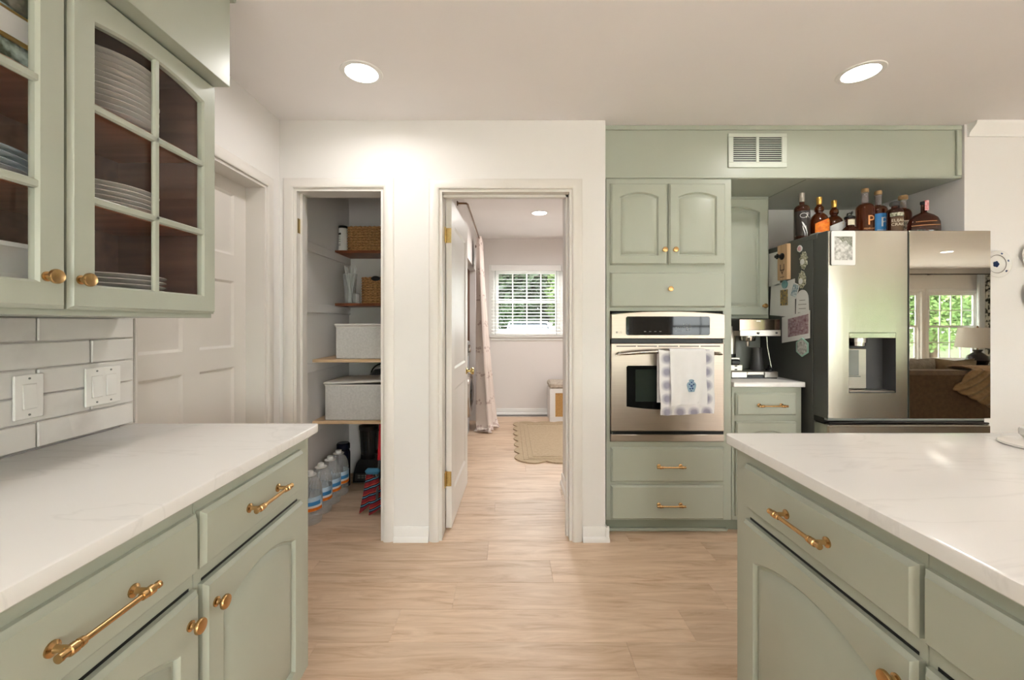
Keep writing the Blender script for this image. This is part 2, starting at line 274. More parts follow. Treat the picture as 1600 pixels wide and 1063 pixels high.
# ------------------------------------------------------------------ mesh helpers
class MB:
    def __init__(s): s.v = []; s.f = []
    def add(s, vs, fs, X=None):
        b = len(s.v)
        s.v += [tuple(X @ Vector(p)) if X is not None else tuple(p) for p in vs]
        s.f += [tuple(i + b for i in f) for f in fs]
        return s
    def box(s, x0, x1, y0, y1, z0, z1, bev=0.0, X=None):
        if x0 > x1: x0, x1 = x1, x0
        if y0 > y1: y0, y1 = y1, y0
        if z0 > z1: z0, z1 = z1, z0
        if bev <= 0:
            vs = [(x, y, z) for x in (x0, x1) for y in (y0, y1) for z in (z0, z1)]
            return s.add(vs, [(0, 1, 3, 2), (4, 6, 7, 5), (0, 4, 5, 1), (2, 3, 7, 6), (0, 2, 6, 4), (1, 5, 7, 3)], X)
        bev = min(bev, (x1 - x0) * .45, (y1 - y0) * .45, (z1 - z0) * .45)
        lo, hi = (x0, y0, z0), (x1, y1, z1)
        vs = []; idx = {}
        for sx in (0, 1):
            for sy in (0, 1):
                for sz in (0, 1):
                    sg = (sx, sy, sz)
                    for a in range(3):
                        p = []
                        for k in range(3):
                            e = hi[k] if sg[k] else lo[k]
                            if k != a: e += -bev if sg[k] else bev
                            p.append(e)
                        idx[(sx, sy, sz, a)] = len(vs); vs.append(tuple(p))
        fs = []
        for a in range(3):
            o = [k for k in range(3) if k != a]
            for sd in (0, 1):
                q = []
                for c in ((0, 0), (1, 0), (1, 1), (0, 1)):
                    sg = [0, 0, 0]; sg[a] = sd; sg[o[0]] = c[0]; sg[o[1]] = c[1]
                    q.append(idx[(*sg, a)])
                fs.append(tuple(q))
            for c in ((0, 0), (1, 0), (1, 1), (0, 1)):
                s0 = [0, 0, 0]; s0[o[0]] = c[0]; s0[o[1]] = c[1]; s1 = list(s0); s1[a] = 1
                fs.append((idx[(*s0, o[0])], idx[(*s1, o[0])], idx[(*s1, o[1])], idx[(*s0, o[1])]))
        for sx in (0, 1):
            for sy in (0, 1):
                for sz in (0, 1): fs.append(tuple(idx[(sx, sy, sz, a)] for a in range(3)))
        return s.add(vs, fs, X)
    def lathe(s, prof, X=None, seg=24, sx=1.0, sy=1.0, cap=True):
        vs = []; fs = []; n = len(prof)
        for (r, z) in prof:
            for k in range(seg):
                a = 2 * PI * k / seg; vs.append((r * math.cos(a) * sx, r * math.sin(a) * sy, z))
        for i in range(n - 1):
            for k in range(seg):
                k2 = (k + 1) % seg; fs.append((i * seg + k, i * seg + k2, (i + 1) * seg + k2, (i + 1) * seg + k))
        if cap:
            if prof[0][0] > 1e-5: fs.append(tuple(range(seg - 1, -1, -1)))
            if prof[-1][0] > 1e-5: fs.append(tuple((n - 1) * seg + k for k in range(seg)))
        return s.add(vs, fs, X)
    def tube(s, pts, r, seg=10, X=None, closed=False):
        pts = [Vector(p) for p in pts]; n = len(pts); vs = []; fs = []
        rr = r if isinstance(r, (list, tuple)) else [r] * n
        up = None
        for i, p in enumerate(pts):
            a = pts[i - 1] if (i > 0 or closed) else p; b = pts[(i + 1) % n] if (i < n - 1 or closed) else p
            t = (b - a).normalized()
            if up is None: up = Vector((0, 0, 1)) if abs(t.z) < .9 else Vector((1, 0, 0))
            sd = t.cross(up).normalized(); up = sd.cross(t).normalized()
            for k in range(seg):
                an = 2 * PI * k / seg; vs.append(tuple(p + sd * math.cos(an) * rr[i] + up * math.sin(an) * rr[i]))
        for i in range(n if closed else n - 1):
            j = (i + 1) % n
            for k in range(seg): fs.append((i * seg + k, i * seg + (k + 1) % seg, j * seg + (k + 1) % seg, j * seg + k))
        if not closed: fs.append(tuple(range(seg - 1, -1, -1))); fs.append(tuple((n - 1) * seg + k for k in range(seg)))
        return s.add(vs, fs, X)
    def rings(s, rs, cap0=True, cap1=True, X=None, closed=False):
        n = len(rs[0]); vs = [p for r in rs for p in r]; fs = []
        m = len(rs)
        for i in range(m if closed else m - 1):
            j = (i + 1) % m
            for k in range(n): fs.append((i * n + k, i * n + (k + 1) % n, j * n + (k + 1) % n, j * n + k))
        if not closed:
            if cap0: fs.append(tuple(range(n - 1, -1, -1)))
            if cap1: fs.append(tuple((m - 1) * n + k for k in range(n)))
        return s.add(vs, fs, X)
    def prism(s, poly, y0, y1, X=None, bev=0.0):
        """poly in (x,z), extruded along y"""
        r0 = [(x, y0, z) for x, z in poly]; r1 = [(x, y1, z) for x, z in poly]
        return s.rings([r0, r1], X=X)
    def grid(s, fn, nu, nv, X=None, thick=None):
        vs = [fn(i / nu, j / nv) for j in range(nv + 1) for i in range(nu + 1)]; fs = []
        for j in range(nv):
            for i in range(nu):
                a = j * (nu + 1) + i; fs.append((a, a + 1, a + nu + 2, a + nu + 1))
        return s.add(vs, fs, X)

ROOT = {}
def wm(o): return ROOT.get(o, Matrix.Identity(4))

def mesh(name, mb, m, smooth=35.0, recalc=True):
    me = bpy.data.meshes.new(name); me.from_pydata(mb.v, [], mb.f)
    if recalc:
        bm = bmesh.new(); bm.from_mesh(me); bmesh.ops.remove_doubles(bm, verts=bm.verts, dist=1e-5)
        bmesh.ops.recalc_face_normals(bm, faces=bm.faces); bm.to_mesh(me); bm.free()
    if smooth:
        me.polygons.foreach_set('use_smooth', [True] * len(me.polygons)); me.set_sharp_from_angle(angle=math.radians(smooth))
    me.materials.append(M[m] if isinstance(m, str) else m)
    return me

def part(name, mb, m, parent, label=None, smooth=35.0, local=False, kind=None, recalc=True):
    X = wm(parent)
    if not local and X != Matrix.Identity(4):
        I = X.inverted(); mb.v = [tuple(I @ Vector(p)) for p in mb.v]
    o = bpy.data.objects.new(name, mesh(name, mb, m, smooth, recalc)); col.objects.link(o); o.parent = parent; ROOT[o] = X
    if label: o['label'] = label
    if kind: o['kind'] = kind
    return o

def thing(name, label, cat, loc=(0, 0, 0), rotz=0.0, group=None):
    o = bpy.data.objects.new(name, None); col.objects.link(o); o.location = loc; o.rotation_euler = (0, 0, rotz); o.empty_display_size = 0.05
    o['label'] = label; o['category'] = cat
    if group: o['group'] = group
    ROOT[o] = Matrix.Translation(loc) @ Matrix.Rotation(rotz, 4, 'Z')
    return o

def one(name, mb, m, label, cat, group=None, smooth=35.0, kind=None, recalc=True):
    xs, ys, zs = zip(*mb.v); c = Vector(((min(xs) + max(xs)) / 2, (min(ys) + max(ys)) / 2, min(zs)))
    mb.v = [tuple(Vector(p) - c) for p in mb.v]
    o = bpy.data.objects.new(name, mesh(name, mb, m, smooth, recalc)); col.objects.link(o); o.location = c; ROOT[o] = Matrix.Translation(c)
    o['label'] = label; o['category'] = cat
    if group: o['group'] = group
    if kind: o['kind'] = kind
    return o

def struct(name, mb, m, parent=None, smooth=35.0, label=None):
    o = bpy.data.objects.new(name, mesh(name, mb, m, smooth)); col.objects.link(o)
    if parent: o.parent = parent
    else: o['kind'] = 'structure'
    if label: o['label'] = label
    return o

def dup(root, loc, rotz=None, label=None):
    r = root.copy(); col.objects.link(r); r.location = loc
    if rotz is not None: r.rotation_euler = (0, 0, rotz)
    if label: r['label'] = label
    for ch in list(root.children):
        c = ch.copy(); col.objects.link(c); c.parent = r
        for g in list(ch.children):
            d = g.copy(); col.objects.link(d); d.parent = c
    return r

def T(x, y, z): return Matrix.Translation((x, y, z))
def RX(a): return Matrix.Rotation(a, 4, 'X')
def RY(a): return Matrix.Rotation(a, 4, 'Y')
def RZ(a): return Matrix.Rotation(a, 4, 'Z')
OUT = RX(PI / 2)            # local z -> -y (out of a front that faces -Y)

def text_verts(s, size, align='CENTER', font_shear=0.0):
    cu = bpy.data.curves.new('t', 'FONT'); cu.body = s; cu.size = size; cu.align_x = align; cu.align_y = 'CENTER'; cu.shear = font_shear; cu.resolution_u = 2
    o = bpy.data.objects.new('t', cu); col.objects.link(o)
    dg = bpy.context.evaluated_depsgraph_get(); me = bpy.data.meshes.new_from_object(o.evaluated_get(dg))
    vs = [tuple(v.co) for v in me.vertices]; fs = [tuple(p.vertices) for p in me.polygons]
    bpy.data.objects.remove(o); bpy.data.curves.remove(cu); bpy.data.meshes.remove(me)
    return vs, fs

def text_on_cyl(mb, s, size, r, z, a0=0.0, X=None):
    vs, fs = text_verts(s, size)
    mb.add([(r * math.sin(a0 + x / r), -r * math.cos(a0 + x / r), z + y) for x, y, _ in vs], fs, X); return mb

def text_flat(mb, s, size, X):
    vs, fs = text_verts(s, size); mb.add([(x, 0, y) for x, y, _ in vs], fs, X); return mb

def cyl_patch(mb, r, z0, z1, a0, a1, X=None, n=12, top=None, th=0.0006):
    """curved label on a cylinder about z, facing -y at angle 0"""
    def pt(rr, a, z): return (rr * math.sin(a), -rr * math.cos(a), z)
    vs = []; fs = []
    for i in range(n + 1):
        a = a0 + (a1 - a0) * i / n; zt = top(i / n) if top else z1
        vs += [pt(r, a, z0), pt(r + th, a, z0), pt(r + th, a, zt), pt(r, a, zt)]
    for i in range(n):
        for k in range(4): fs.append((i * 4 + k, i * 4 + (k + 1) % 4, i * 4 + 4 + (k + 1) % 4, i * 4 + 4 + k))
    fs += [(3, 2, 1, 0), tuple(n * 4 + k for k in range(4))]
    return mb.add(vs, fs, X)

# ================================================================== THE SETTING
ZC = 2.44                       # ceiling
XL = -1.325                     # left kitchen wall
YW = 2.412                      # back wall face
YB = 2.542                      # its far side
YR = 2.462                      # wall right of the fridge
XN = 2.70                       # right side of the fridge niche
YN = 3.155                      # back of the niche
YLB = 5.768                     # laundry far wall
Y0, X1 = -4.30, 10.70           # rear wall, far right wall
TH = 0.12

# floor: slab and planks
fl = struct('floor', MB().box(-1.60, X1 + .13, Y0 - .12, YLB + .13, -0.10, -0.012), 'grout')
PW, PL = 0.19, 1.22
pm = mesh('plank', MB().box(0.0003, PL - 0.0003, 0.0003, PW - 0.0003, -0.012, 0, 0.0008), 'plank')
fixed = {0: -0.473, 1: -0.248, 2: 0.22, 3: -0.113, -1: -0.754, -2: 0.1, -3: -0.5}
cut = {}
def plank(x0, x1, y0):
    x0 = max(x0, -1.44); L_ = round(x1 - x0, 4)
    if L_ < 0.03: return
    if abs(L_ - PL) < 1e-3: me = pm
    else:
        me = cut.get(L_)
        if me is None: me = cut[L_] = mesh('plank', MB().box(0.0003, L_ - 0.0003, 0.0003, PW - 0.0003, -0.012, 0, 0.0008), 'plank')
    o = bpy.data.objects.new('plank', me); col.objects.link(o); o.location = (x0, y0, 0); o.parent = fl
for r in range(-6, 22):
    y0 = 1.645 + PW * r
    off = fixed.get(r, random.uniform(-0.6, 0.6))
    lo, hi = (-1.44, 3.2) if y0 < 3.3 else (-1.3, 2.3)
    if y0 + PW > YLB + 0.05: continue
    x = off
    while x > lo: x -= PL
    while x < hi:
        plank(x, min(x + PL, hi), y0); x += PL
# the rest of the floor, out of the picture
struct('rear_floor_area', MB().box(-1.44, X1, Y0, 1.645 - 6 * PW, -0.012, 0).box(3.2, X1, 1.645 - 6 * PW, 2.6, -0.012, 0), 'plank', fl)

struct('ceiling', MB().box(-1.60, X1 + .13, Y0 - .12, YLB + .13, ZC, ZC + 0.1), 'ceiling')

# left wall with the opening of door_1
D0, D1, DZ = 1.475, 2.28, 2.015
wl = struct('wall_left', MB().box(XL - TH, XL, Y0, D0, 0, ZC).box(XL - TH, XL, D1, YB, 0, ZC).box(XL - TH, XL, D0, D1, DZ, ZC), 'wall')
# back wall with closet and laundry openings
CX0, CX1, CZ = -1.243, -0.722, 2.045
LX0, LX1, LZ = -0.400, 0.371, 2.04
XE = 0.564
struct('wall_back', MB().box(XL, CX0, YW, YB, 0, ZC).box(CX1, LX0, YW, YB, 0, ZC).box(LX1, XE, YW, YB, 0, ZC)
       .box(CX0, CX1, YW, YB, CZ, ZC).box(LX0, LX1, YW, YB, LZ, ZC), 'wall')
struct('wall_niche_left', MB().box(0.43, XE, YB, YN, 0, ZC), 'wall')
struct('wall_niche_back', MB().box(0.43, XN + .13, YN, YN + .06, 0, ZC), 'wall')
struct('wall_niche_right', MB().box(XN, XN + .13, YR + .0, YN, 0, ZC), 'wall')
struct('wall_right_front', MB().box(XN + .13, X1, YR, YR + .13, 0, ZC), 'wall')
# closet
CW, CB, CR = -1.34, 3.504, -0.50
struct('wall_closet_left', MB().box(CW - .08, CW, YB, CB, 0, ZC), 'wall')
struct('wall_closet_back', MB().box(CW - .08, CR, CB, CB + .07, 0, ZC), 'wall')
struct('wall_closet_right', MB().box(CR, -0.42, YB, CB + .07, 0, ZC), 'wall')
# laundry
A0, A1, AZ = 3.66, 5.40, 1.945
struct('wall_laundry_left', MB().box(-0.50, -0.42, CB + .07, A0, 0, ZC).box(-0.50, -0.42, A1, YLB, 0, ZC).box(-0.50, -0.42, A0, A1, AZ, ZC), 'wall_laundry')
struct('wall_alcove', MB().box(-1.30, -1.22, A0, A1, 0, ZC).box(-1.22, -0.50, A0 - .08, A0 - .0, 0, ZC).box(-1.22, -0.50, A1, A1 + .08, 0, ZC), 'alcove')
WX0, WX1, WZ0, WZ1 = -0.205, 1.68, 1.10, 2.03
struct('wall_laundry_back', MB().box(-0.50, WX0, YLB, YLB + .13, 0, ZC).box(WX1, 2.43, YLB, YLB + .13, 0, ZC).box(WX0, WX1, YLB, YLB + .13, 0, WZ0).box(WX0, WX1, YLB, YLB + .13, WZ1, ZC), 'wall_laundry')
struct('wall_laundry_right', MB().box(2.30, 2.43, YN + .06, YLB, 0, ZC), 'wall_laundry')
struct('wall_laundry_front', MB().box(0.43, 2.30, YN + .06, YN + .12, 0, ZC), 'wall_laundry')
# living side: rear wall with windows, far right wall
WINS = [(-0.95, 2.75, 0.10, 2.12), (3.6, 6.2, 0.45, 1.95), (6.95, 8.86, 0.45, 1.945), (9.02, 10.10, 0.45, 1.945)]
rw = MB(); x = XL - TH
for (a, b, z0, z1) in WINS:
    rw.box(x, a, Y0 - TH, Y0, 0, ZC); rw.box(a, b, Y0 - TH, Y0, 0, z0); rw.box(a, b, Y0 - TH, Y0, z1, ZC); x = b
rw.box(x, X1 + .13, Y0 - TH, Y0, 0, ZC)
struct('wall_rear', rw, 'wall')
struct('wall_far_right', MB().box(X1, X1 + .13, Y0, YR + .13, 0, ZC), 'wall')

# casings ------------------------------------------------------------
PROF = [(0, 0), (0, .009), (.004, .014), (.014, .018), (.034, .0175), (.050, .012), (.059, .005), (.060, 0)]
def casing(mp, a0, a1, z1, z0=0.0, prof=PROF):
    mb = MB(); rs = []
    for (o, t) in prof: rs.append([mp(a0 - o, z0, t), mp(a0 - o, z1 + o, t), mp(a1 + o, z1 + o, t), mp(a1 + o, z0, t)])
    vs = [p for r in rs for p in r]; fs = []
    for i in range(len(rs) - 1):
        for k in range(3): fs.append((i * 4 + k, i * 4 + k + 1, i * 4 + 5 + k, i * 4 + 4 + k))
    fs.append(tuple(i * 4 for i in range(len(rs)))); fs.append(tuple(i * 4 + 3 for i in range(len(rs))))
    return mb.add(vs, fs)
fr = lambda yw: (lambda u, v, w_: (u, yw - w_, v))
def jamb(x0, x1, z1, y0, y1, t=0.016):
    return MB().box(x0, x0 + t, y0, y1, 0, z1 - t).box(x1 - t, x1, y0, y1, 0, z1 - t).box(x0, x1, y0, y1, z1 - t, z1)
t1 = struct('trim_1', casing(fr(YW), CX0, CX1, CZ), 'trim', label='white rounded casing around the closet opening')
struct('jamb', jamb(CX0, CX1, CZ, YW, YB).box(CX0 + .016, CX0 + .028, YW + .045, YW + .08, 0, CZ - .016), 'trim', t1)
struct('hinge_mortise', MB().box(CX0 + .0155, CX0 + .018, YW + .012, YW + .040, 1.79, 1.875), 'brass_hinge', t1)
t2 = struct('trim_2', casing(fr(YW), LX0, LX1, LZ), 'trim', label='white rounded casing around the laundry doorway')
struct('jamb', jamb(LX0, LX1, LZ, YW, YB).box(LX1 - .028, LX1 - .016, YW + .055, YW + .09, 0, LZ - .016).box(LX0 + .016, LX1 - .016, YW + .055, YW + .09, LZ - .03, LZ - .016), 'trim', t2)
t3 = struct('trim_3', casing(lambda u, v, w_: (XL + w_, u, v), D0, D1, DZ), 'trim', label='white rounded casing around the panelled door')
struct('jamb', MB().box(XL - TH, XL, D1 - .014, D1, 0, DZ - .014).box(XL - TH, XL, D0, D0 + .014, 0, DZ - .014).box(XL - TH, XL, D0, D1, DZ - .014, DZ), 'trim', t3)

def base_profile(mp, a0, a1, h=0.086):
    """baseboard with a shoe moulding; mp(u, v, w)"""
    pr = [(0, 0), (.022, 0), (.022, .014), (.019, .024), (.012, .030), (.011, .030), (.011, h - .008), (.008, h), (0, h)]
    return MB().rings([[mp(a0, v, w_) for w_, v in pr], [mp(a1, v, w_) for w_, v in pr]])
b1 = struct('baseboard_back', base_profile(fr(YW), CX1 + .06, LX0 - .06), 'white_trim')
bb = base_profile(fr(YW), LX1 + .06, XE + .020); bb2 = base_profile(lambda u, v, w_: (XE + w_, u, v), YW - .02, YB - .062)
struct('baseboard_niche', bb.add(bb2.v, bb2.f), 'white_trim')
struct('baseboard_laundry', base_profile(fr(YLB), -0.42, 2.30), 'white_trim')
struct('baseboard_hall', base_profile(lambda u, v, w_: (0.43 - w_, u, v), YB, YN + .12), 'white_trim')
struct('baseboard_right', base_profile(fr(YR), XN + .01, X1, 0.12), 'white_trim')
# crown on the wall right of the fridge
cr = [(0, 0), (-.0, -.075), (-.012, -.075), (-.016, -.055), (-.05, -.02), (-.055, -.004), (-.055, 0)]
struct('trim_4', MB().rings([[(XN + .015, YR + a, ZC + b) for a, b in cr], [(X1, YR + a, ZC + b) for a, b in cr]]), 'white_trim', label='white crown moulding right of the fridge')

# panelled slab door built facing -Y in local coordinates -------------
def slab_door(wd, ht, t, panels, m='trim', both=True):
    """frame + raised panels as one front; panels = [(u0,u1,v0,v1)]"""
    mb = MB()
    us = sorted({0, wd, *[p[0] for p in panels], *[p[1] for p in panels]}); vs = sorted({0, ht, *[p[2] for p in panels], *[p[3] for p in panels]})
    def in_panel(u, v): return any(p[0] < u < p[1] and p[2] < v < p[3] for p in panels)
    for sgn in ((-1, 1) if both else (-1,)):
        y = 0 if sgn < 0 else t
        for i in range(len(us) - 1):
            for j in range(len(vs) - 1):
                if not in_panel((us[i] + us[i + 1]) / 2, (vs[j] + vs[j + 1]) / 2):
                    mb.add([(us[i], y, vs[j]), (us[i + 1], y, vs[j]), (us[i + 1], y, vs[j + 1]), (us[i], y, vs[j + 1])], [(0, 1, 2, 3)])
        for (a, b, c, d) in panels:
            def ring(o, dp): return [(a + o, y - sgn * dp, c + o), (b - o, y - sgn * dp, c + o), (b - o, y - sgn * dp, d - o), (a + o, y - sgn * dp, d - o)]
            mb.rings([ring(0, 0), ring(.012, .009), ring(.018, .009), ring(.046, .003)], cap0=False)
    for (p, q) in (((0, 0), (wd, 0)), ((wd, 0), (wd, ht)), ((wd, ht), (0, ht)), ((0, ht), (0, 0))):
        mb.add([(p[0], 0, p[1]), (q[0], 0, q[1]), (q[0], t, q[1]), (p[0], t, p[1])], [(0, 1, 2, 3)])
    if not both: mb.add([(0, t, 0), (wd, t, 0), (wd, t, ht), (0, t, ht)], [(0, 1, 2, 3)])
    return mb

def xf(mb, X): mb.v = [tuple(X @ Vector(p)) for p in mb.v]; return mb

# door_1: six panels, set back in the left wall (faces +X)
dw = D1 - D0 - .028
pn = []
for (u0, u1) in ((.095, .095 + (dw - .29) / 2), (dw - .095 - (dw - .29) / 2, dw - .095)):
    for (v0, v1) in ((.20, 1.028), (1.129, 1.473), (1.607, 1.925)): pn.append((u0, u1, v0, v1))
d1 = struct('door_1', xf(slab_door(dw, DZ - .022, .035, pn), T(XL - .105, D0 + .014, .008) @ RZ(PI / 2)), 'trim', label='white six panel door set back in its casing', smooth=20)

# door_2: laundry door, opened inwards, brass knob and hinges
dw2 = 0.735
S = T(-0.383, YB - .005, .008) @ RZ(math.radians(88))   # local x runs into the laundry, -y faces +X
S = T(-0.346, YB + .004, .010) @ RZ(math.radians(88.0)) # visible face line
d2 = struct('door_2', xf(slab_door(dw2, LZ - .03, .035, [(.115, dw2 - .115, .20, .83), (.115, dw2 - .115, .96, 1.87)]), S), 'trim', label='open white two panel door with brass knob', smooth=20)
kn = [(.0, -.0), (.026, 0), (.026, .004), (.012, .010), (.010, .028), (.024, .036), (.028, .048), (.024, .058), (.0, .062)]
struct('door_knob', MB().lathe(kn, S @ T(dw2 - .065, 0, .885) @ OUT, 20), 'brass_hinge', d2, label='polished brass door knob')
struct('latch_plate', MB().box(dw2 - .0005, dw2 + .0015, .006, .029, .86, .91, X=S), 'brass_hinge', d2)
for z in (1.79, .30):
    hb = MB().box(-.002, -.0003, .002, .033, z - .045, z + .045, X=S).lathe([(.006, -.05), (.006, .05)], T(-0.3835, YB - .004, z + .01), 10).box(-0.3838, -0.382, YB - .036, YB - .002, z - .035, z + .055)
    struct('hinge', hb, 'brass_hinge', d2)

# backsplash tiles on the left wall ------------------------------------
wb = struct('tile_backing', MB().box(XL, XL + .012, -1.6, 1.4505, 0.914, 1.279), 'tile_grout', wl)
TX = -1.304
def tile(y0, y1, z0, z1, tilt):
    g = .0018
    mb = MB().box(XL + .012, TX, y0 + g, y1 - g, z0 + g, z1 - g, .003)
    mb.v = [(p[0] + (tilt * (p[2] - (z0 + z1) / 2) * .02 + tilt * .0006 if p[0] > TX - .004 else 0), p[1], p[2]) for p in mb.v]
    o = bpy.data.objects.new('tile', mesh('tile', mb, 'tile')); col.objects.link(o); o.parent = wl
zs = [.915, .988, 1.062, 1.136, 1.210, 1.279]
for r in range(5):
    y = 1.4505; first = True
    while y > -0.6:
        ln = .298 if (r % 2 == 0 or not first) else .149
        tile(y - ln, y, zs[r], zs[r + 1], random.uniform(-1, 1)); y -= ln; first = False
struct('tile_edge', MB().box(XL + .001, TX + .001, 1.4505, 1.456, .914, 1.279, .002), 'grout', wl)

# switch plates ----------------------------------------------------------
def switch(yc, zc, gangs, label):
    wd = .07 if gangs == 1 else .116
    t = thing('switch_plate', label, 'switch', (TX + .003, yc, zc - .06), PI / 2)
    part('plate', MB().box(-wd / 2, wd / 2, -.0065, .0, 0, .12, .002), 'white_plastic', t, local=True)
    for k in range(gangs):
        u = (k - (gangs - 1) / 2) * .046
        part('rocker_frame', MB().box(u - .0172, u + .0172, -.0072, -.0064, .0258, .0942, .0003), 'felt_trim', t, local=True)
        mb = MB().box(u - .0163, u + .0163, -.0115, -.006, .027, .093, .001)
        mb.v = [(p[0], p[1] + (.0032 * (p[2] - .027) / .066 if p[1] < -.009 else 0), p[2]) for p in mb.v]
        part('rocker', mb, 'white_plastic', t, local=True)
        for z in (.011, .109): part('screw', MB().lathe([(.003, 0), (.003, .0012)], T(u, -.0065, z) @ OUT, 8), 'mid_grey', t, local=True)
    return t
switch(1.125, 1.063, 1, 'white single rocker switch plate on the tile backsplash')
switch(1.333, 1.062, 2, 'white double rocker switch plate beside the tile end')

# ================================================================== CABINETS
def arch_pts(u0, u1, v0, v1, rise, K=14):
    pts = [(u0, v0), (u1, v0)]
    for k in range(K + 1):
        f = k / K; pts.append((u1 + (u0 - u1) * f, v1 - rise * (2 * f - 1) ** 2))
    return pts
def ring3(pts, w_): return [(u, -w_, v) for u, v in pts]
def panel_front(u0, u1, v0, v1, t=.02, st=.055, rise=.03, y=0.0, glass=False):
    """arched raised-panel (or open glass) door front, back at local y, facing -y"""
    o = lambda d: arch_pts(u0 + d, u1 - d, v0 + d, v1 - d, 0)
    i = lambda d: arch_pts(u0 + st + d, u1 - st - d, v0 + st + d, v1 - st - d, rise)
    if glass:
        mb = MB().rings([ring3(o(0), 0), ring3(o(0), t - .009), ring3(o(.004), t - .007), ring3(o(.008), t), ring3(i(0), t), ring3(i(.005), t - .006), ring3(i(.005), 0)], closed=True)
    else:
        mb = MB().rings([ring3(o(0), 0), ring3(o(0), t - .009), ring3(o(.004), t - .007), ring3(o(.008), t), ring3(i(0), t), ring3(i(.003), t - .003), ring3(i(.006), t - .011), ring3(i(.012), t - .011),
                         ring3(i(.014), t - .0085), ring3(i(.036), t - .001)])
    mb.v = [(p[0], p[1] + y, p[2]) for p in mb.v]
    return mb
def drawer_front(u0, u1, v0, v1, t=.02, y=0.0):
    o = lambda d: [(u0 + d, v0 + d), (u1 - d, v0 + d), (u1 - d, v1 - d), (u0 + d, v1 - d)]
    mb = MB().rings([ring3(o(0), 0), ring3(o(0), t - .010), ring3(o(.003), t - .008), ring3(o(.009), t)])
    mb.v = [(p[0], p[1] + y, p[2]) for p in mb.v]
    return mb
KNOB = [(.0105, 0), (.0105, .003), (.0065, .005), (.0052, .009), (.0056, .013), (.012, .016), (.0155, .019), (.016, .022), (.0145, .0255), (.006, .027), (.0, .0272)]
def knob(u, v, y): return MB().lathe(KNOB, T(u, y, v) @ OUT, 20)
def pull(u, v, y, L_=.176):
    mb = MB(); pr = [(.0115, 0), (.0115, .0028), (.0090, .0040), (.0060, .0060), (.0052, .0100), (.0052, .0250), (.0, .0260)]
    p = L_ / 2 - .022; yb = y - .030
    for s in (-1, 1):
        mb.lathe(pr, T(u + s * p, y, v) @ OUT, 16)
        e = [(.0048, -.030), (.0048, -.0175), (.0070, -.0170), (.0078, -.0105), (.0064, -.0098), (.0064, -.0062), (.0086, -.0050), (.0086, .0050), (.0060, .0062), (.0056, .0140), (.0068, .0150), (.0068, .0195), (.0, .0210)]
        mb.lathe(e, T(u + s * p, yb, v) @ RY(s * PI / 2), 16)
    mb.lathe([(.0048, -p), (.0048, p)], T(u, yb, v) @ RY(PI / 2), 12)
    return mb

SAGE_T = 'sage'
def base_cabinet(label, loc, rotz, wd, dp, doors, drawers, top=.884, knob_side=1, stile=(.012, .012), group=None):
    """front at local y=0 facing -y, body behind; doors/drawers: (u0,u1)"""
    t = thing('base_cabinet', label, 'cabinet', loc, rotz, group)
    f = .002
    body = MB().box(0, wd, .02, dp, .09, top - .001).box(0, wd, .075, dp - .0, 0.0, .09)
    part('carcass', body, 'sage', t, local=True)
    # face frame with openings hidden behind the fronts
    part('face_frame', MB().box(0, wd, 0, .02, .09, top - .001, .001), 'sage', t, local=True)
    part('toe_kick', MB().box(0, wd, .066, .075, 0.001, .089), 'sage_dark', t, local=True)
    for (u0, u1) in drawers:
        d = part('drawer', drawer_front(u0, u1, .7235, .8495), 'sage', t, local=True)
        part('handle', pull((u0 + u1) / 2, .787, -.02), 'brass', d, label='brass bar pull', local=True)
    for (u0, u1, ks) in doors:
        d = part('door', panel_front(u0, u1, .115, .686, rise=.045), 'sage', t, local=True)
        uk = (u1 - .030) if ks > 0 else (u0 + .030)
        part('knob', knob(uk, .628, -.02), 'brass', d, label='round brass knob', local=True)
        part('gap_strip', MB().box(u0 + .01, u1 - .01, -.0012, -.0002, .6875, .6935), 'black', t, label='black strip painted as the shade line above the door', local=True)  # black strip on the face frame, painted in place of shade
    return t

XF = -0.684
# left run (fronts face +X; local u = +Y)
base_cabinet('sage green cabinet with one drawer and arched door beside the closet', (XF, .904, 0), PI / 2, .518, .62, [(.012, .452, -1)], [(.005, .453)])
base_cabinet('sage green cabinet under the switch plates, knob at its far door edge', (XF, .432, 0), PI / 2, .470, .62, [(.010, .467, 1)], [(.012, .466)])
base_cabinet('sage green cabinet with drawer at the near end of the left counter', (XF, -.06, 0), PI / 2, .490, .62, [(.012, .478, -1)], [(.012, .478)])
# island (fronts face -X; local u = -Y)
XI = 0.71
base_cabinet('sage green island cabinet with wide drawer facing the aisle end', (XI, 1.29, 0), -PI / 2, .587, .98, [(.062, .582, 1)], [(.066, .582)])
base_cabinet('sage green island cabinet behind the one at the island end', (XI, .702, 0), -PI / 2, .56, .98, [(.006, .52, -1)], [(.004, .52)])
base_cabinet('sage green island cabinet nearest the rear kitchen window', (XI, .14, 0), -PI / 2, .56, .98, [(.02, .54, 1)], [(.02, .54)])

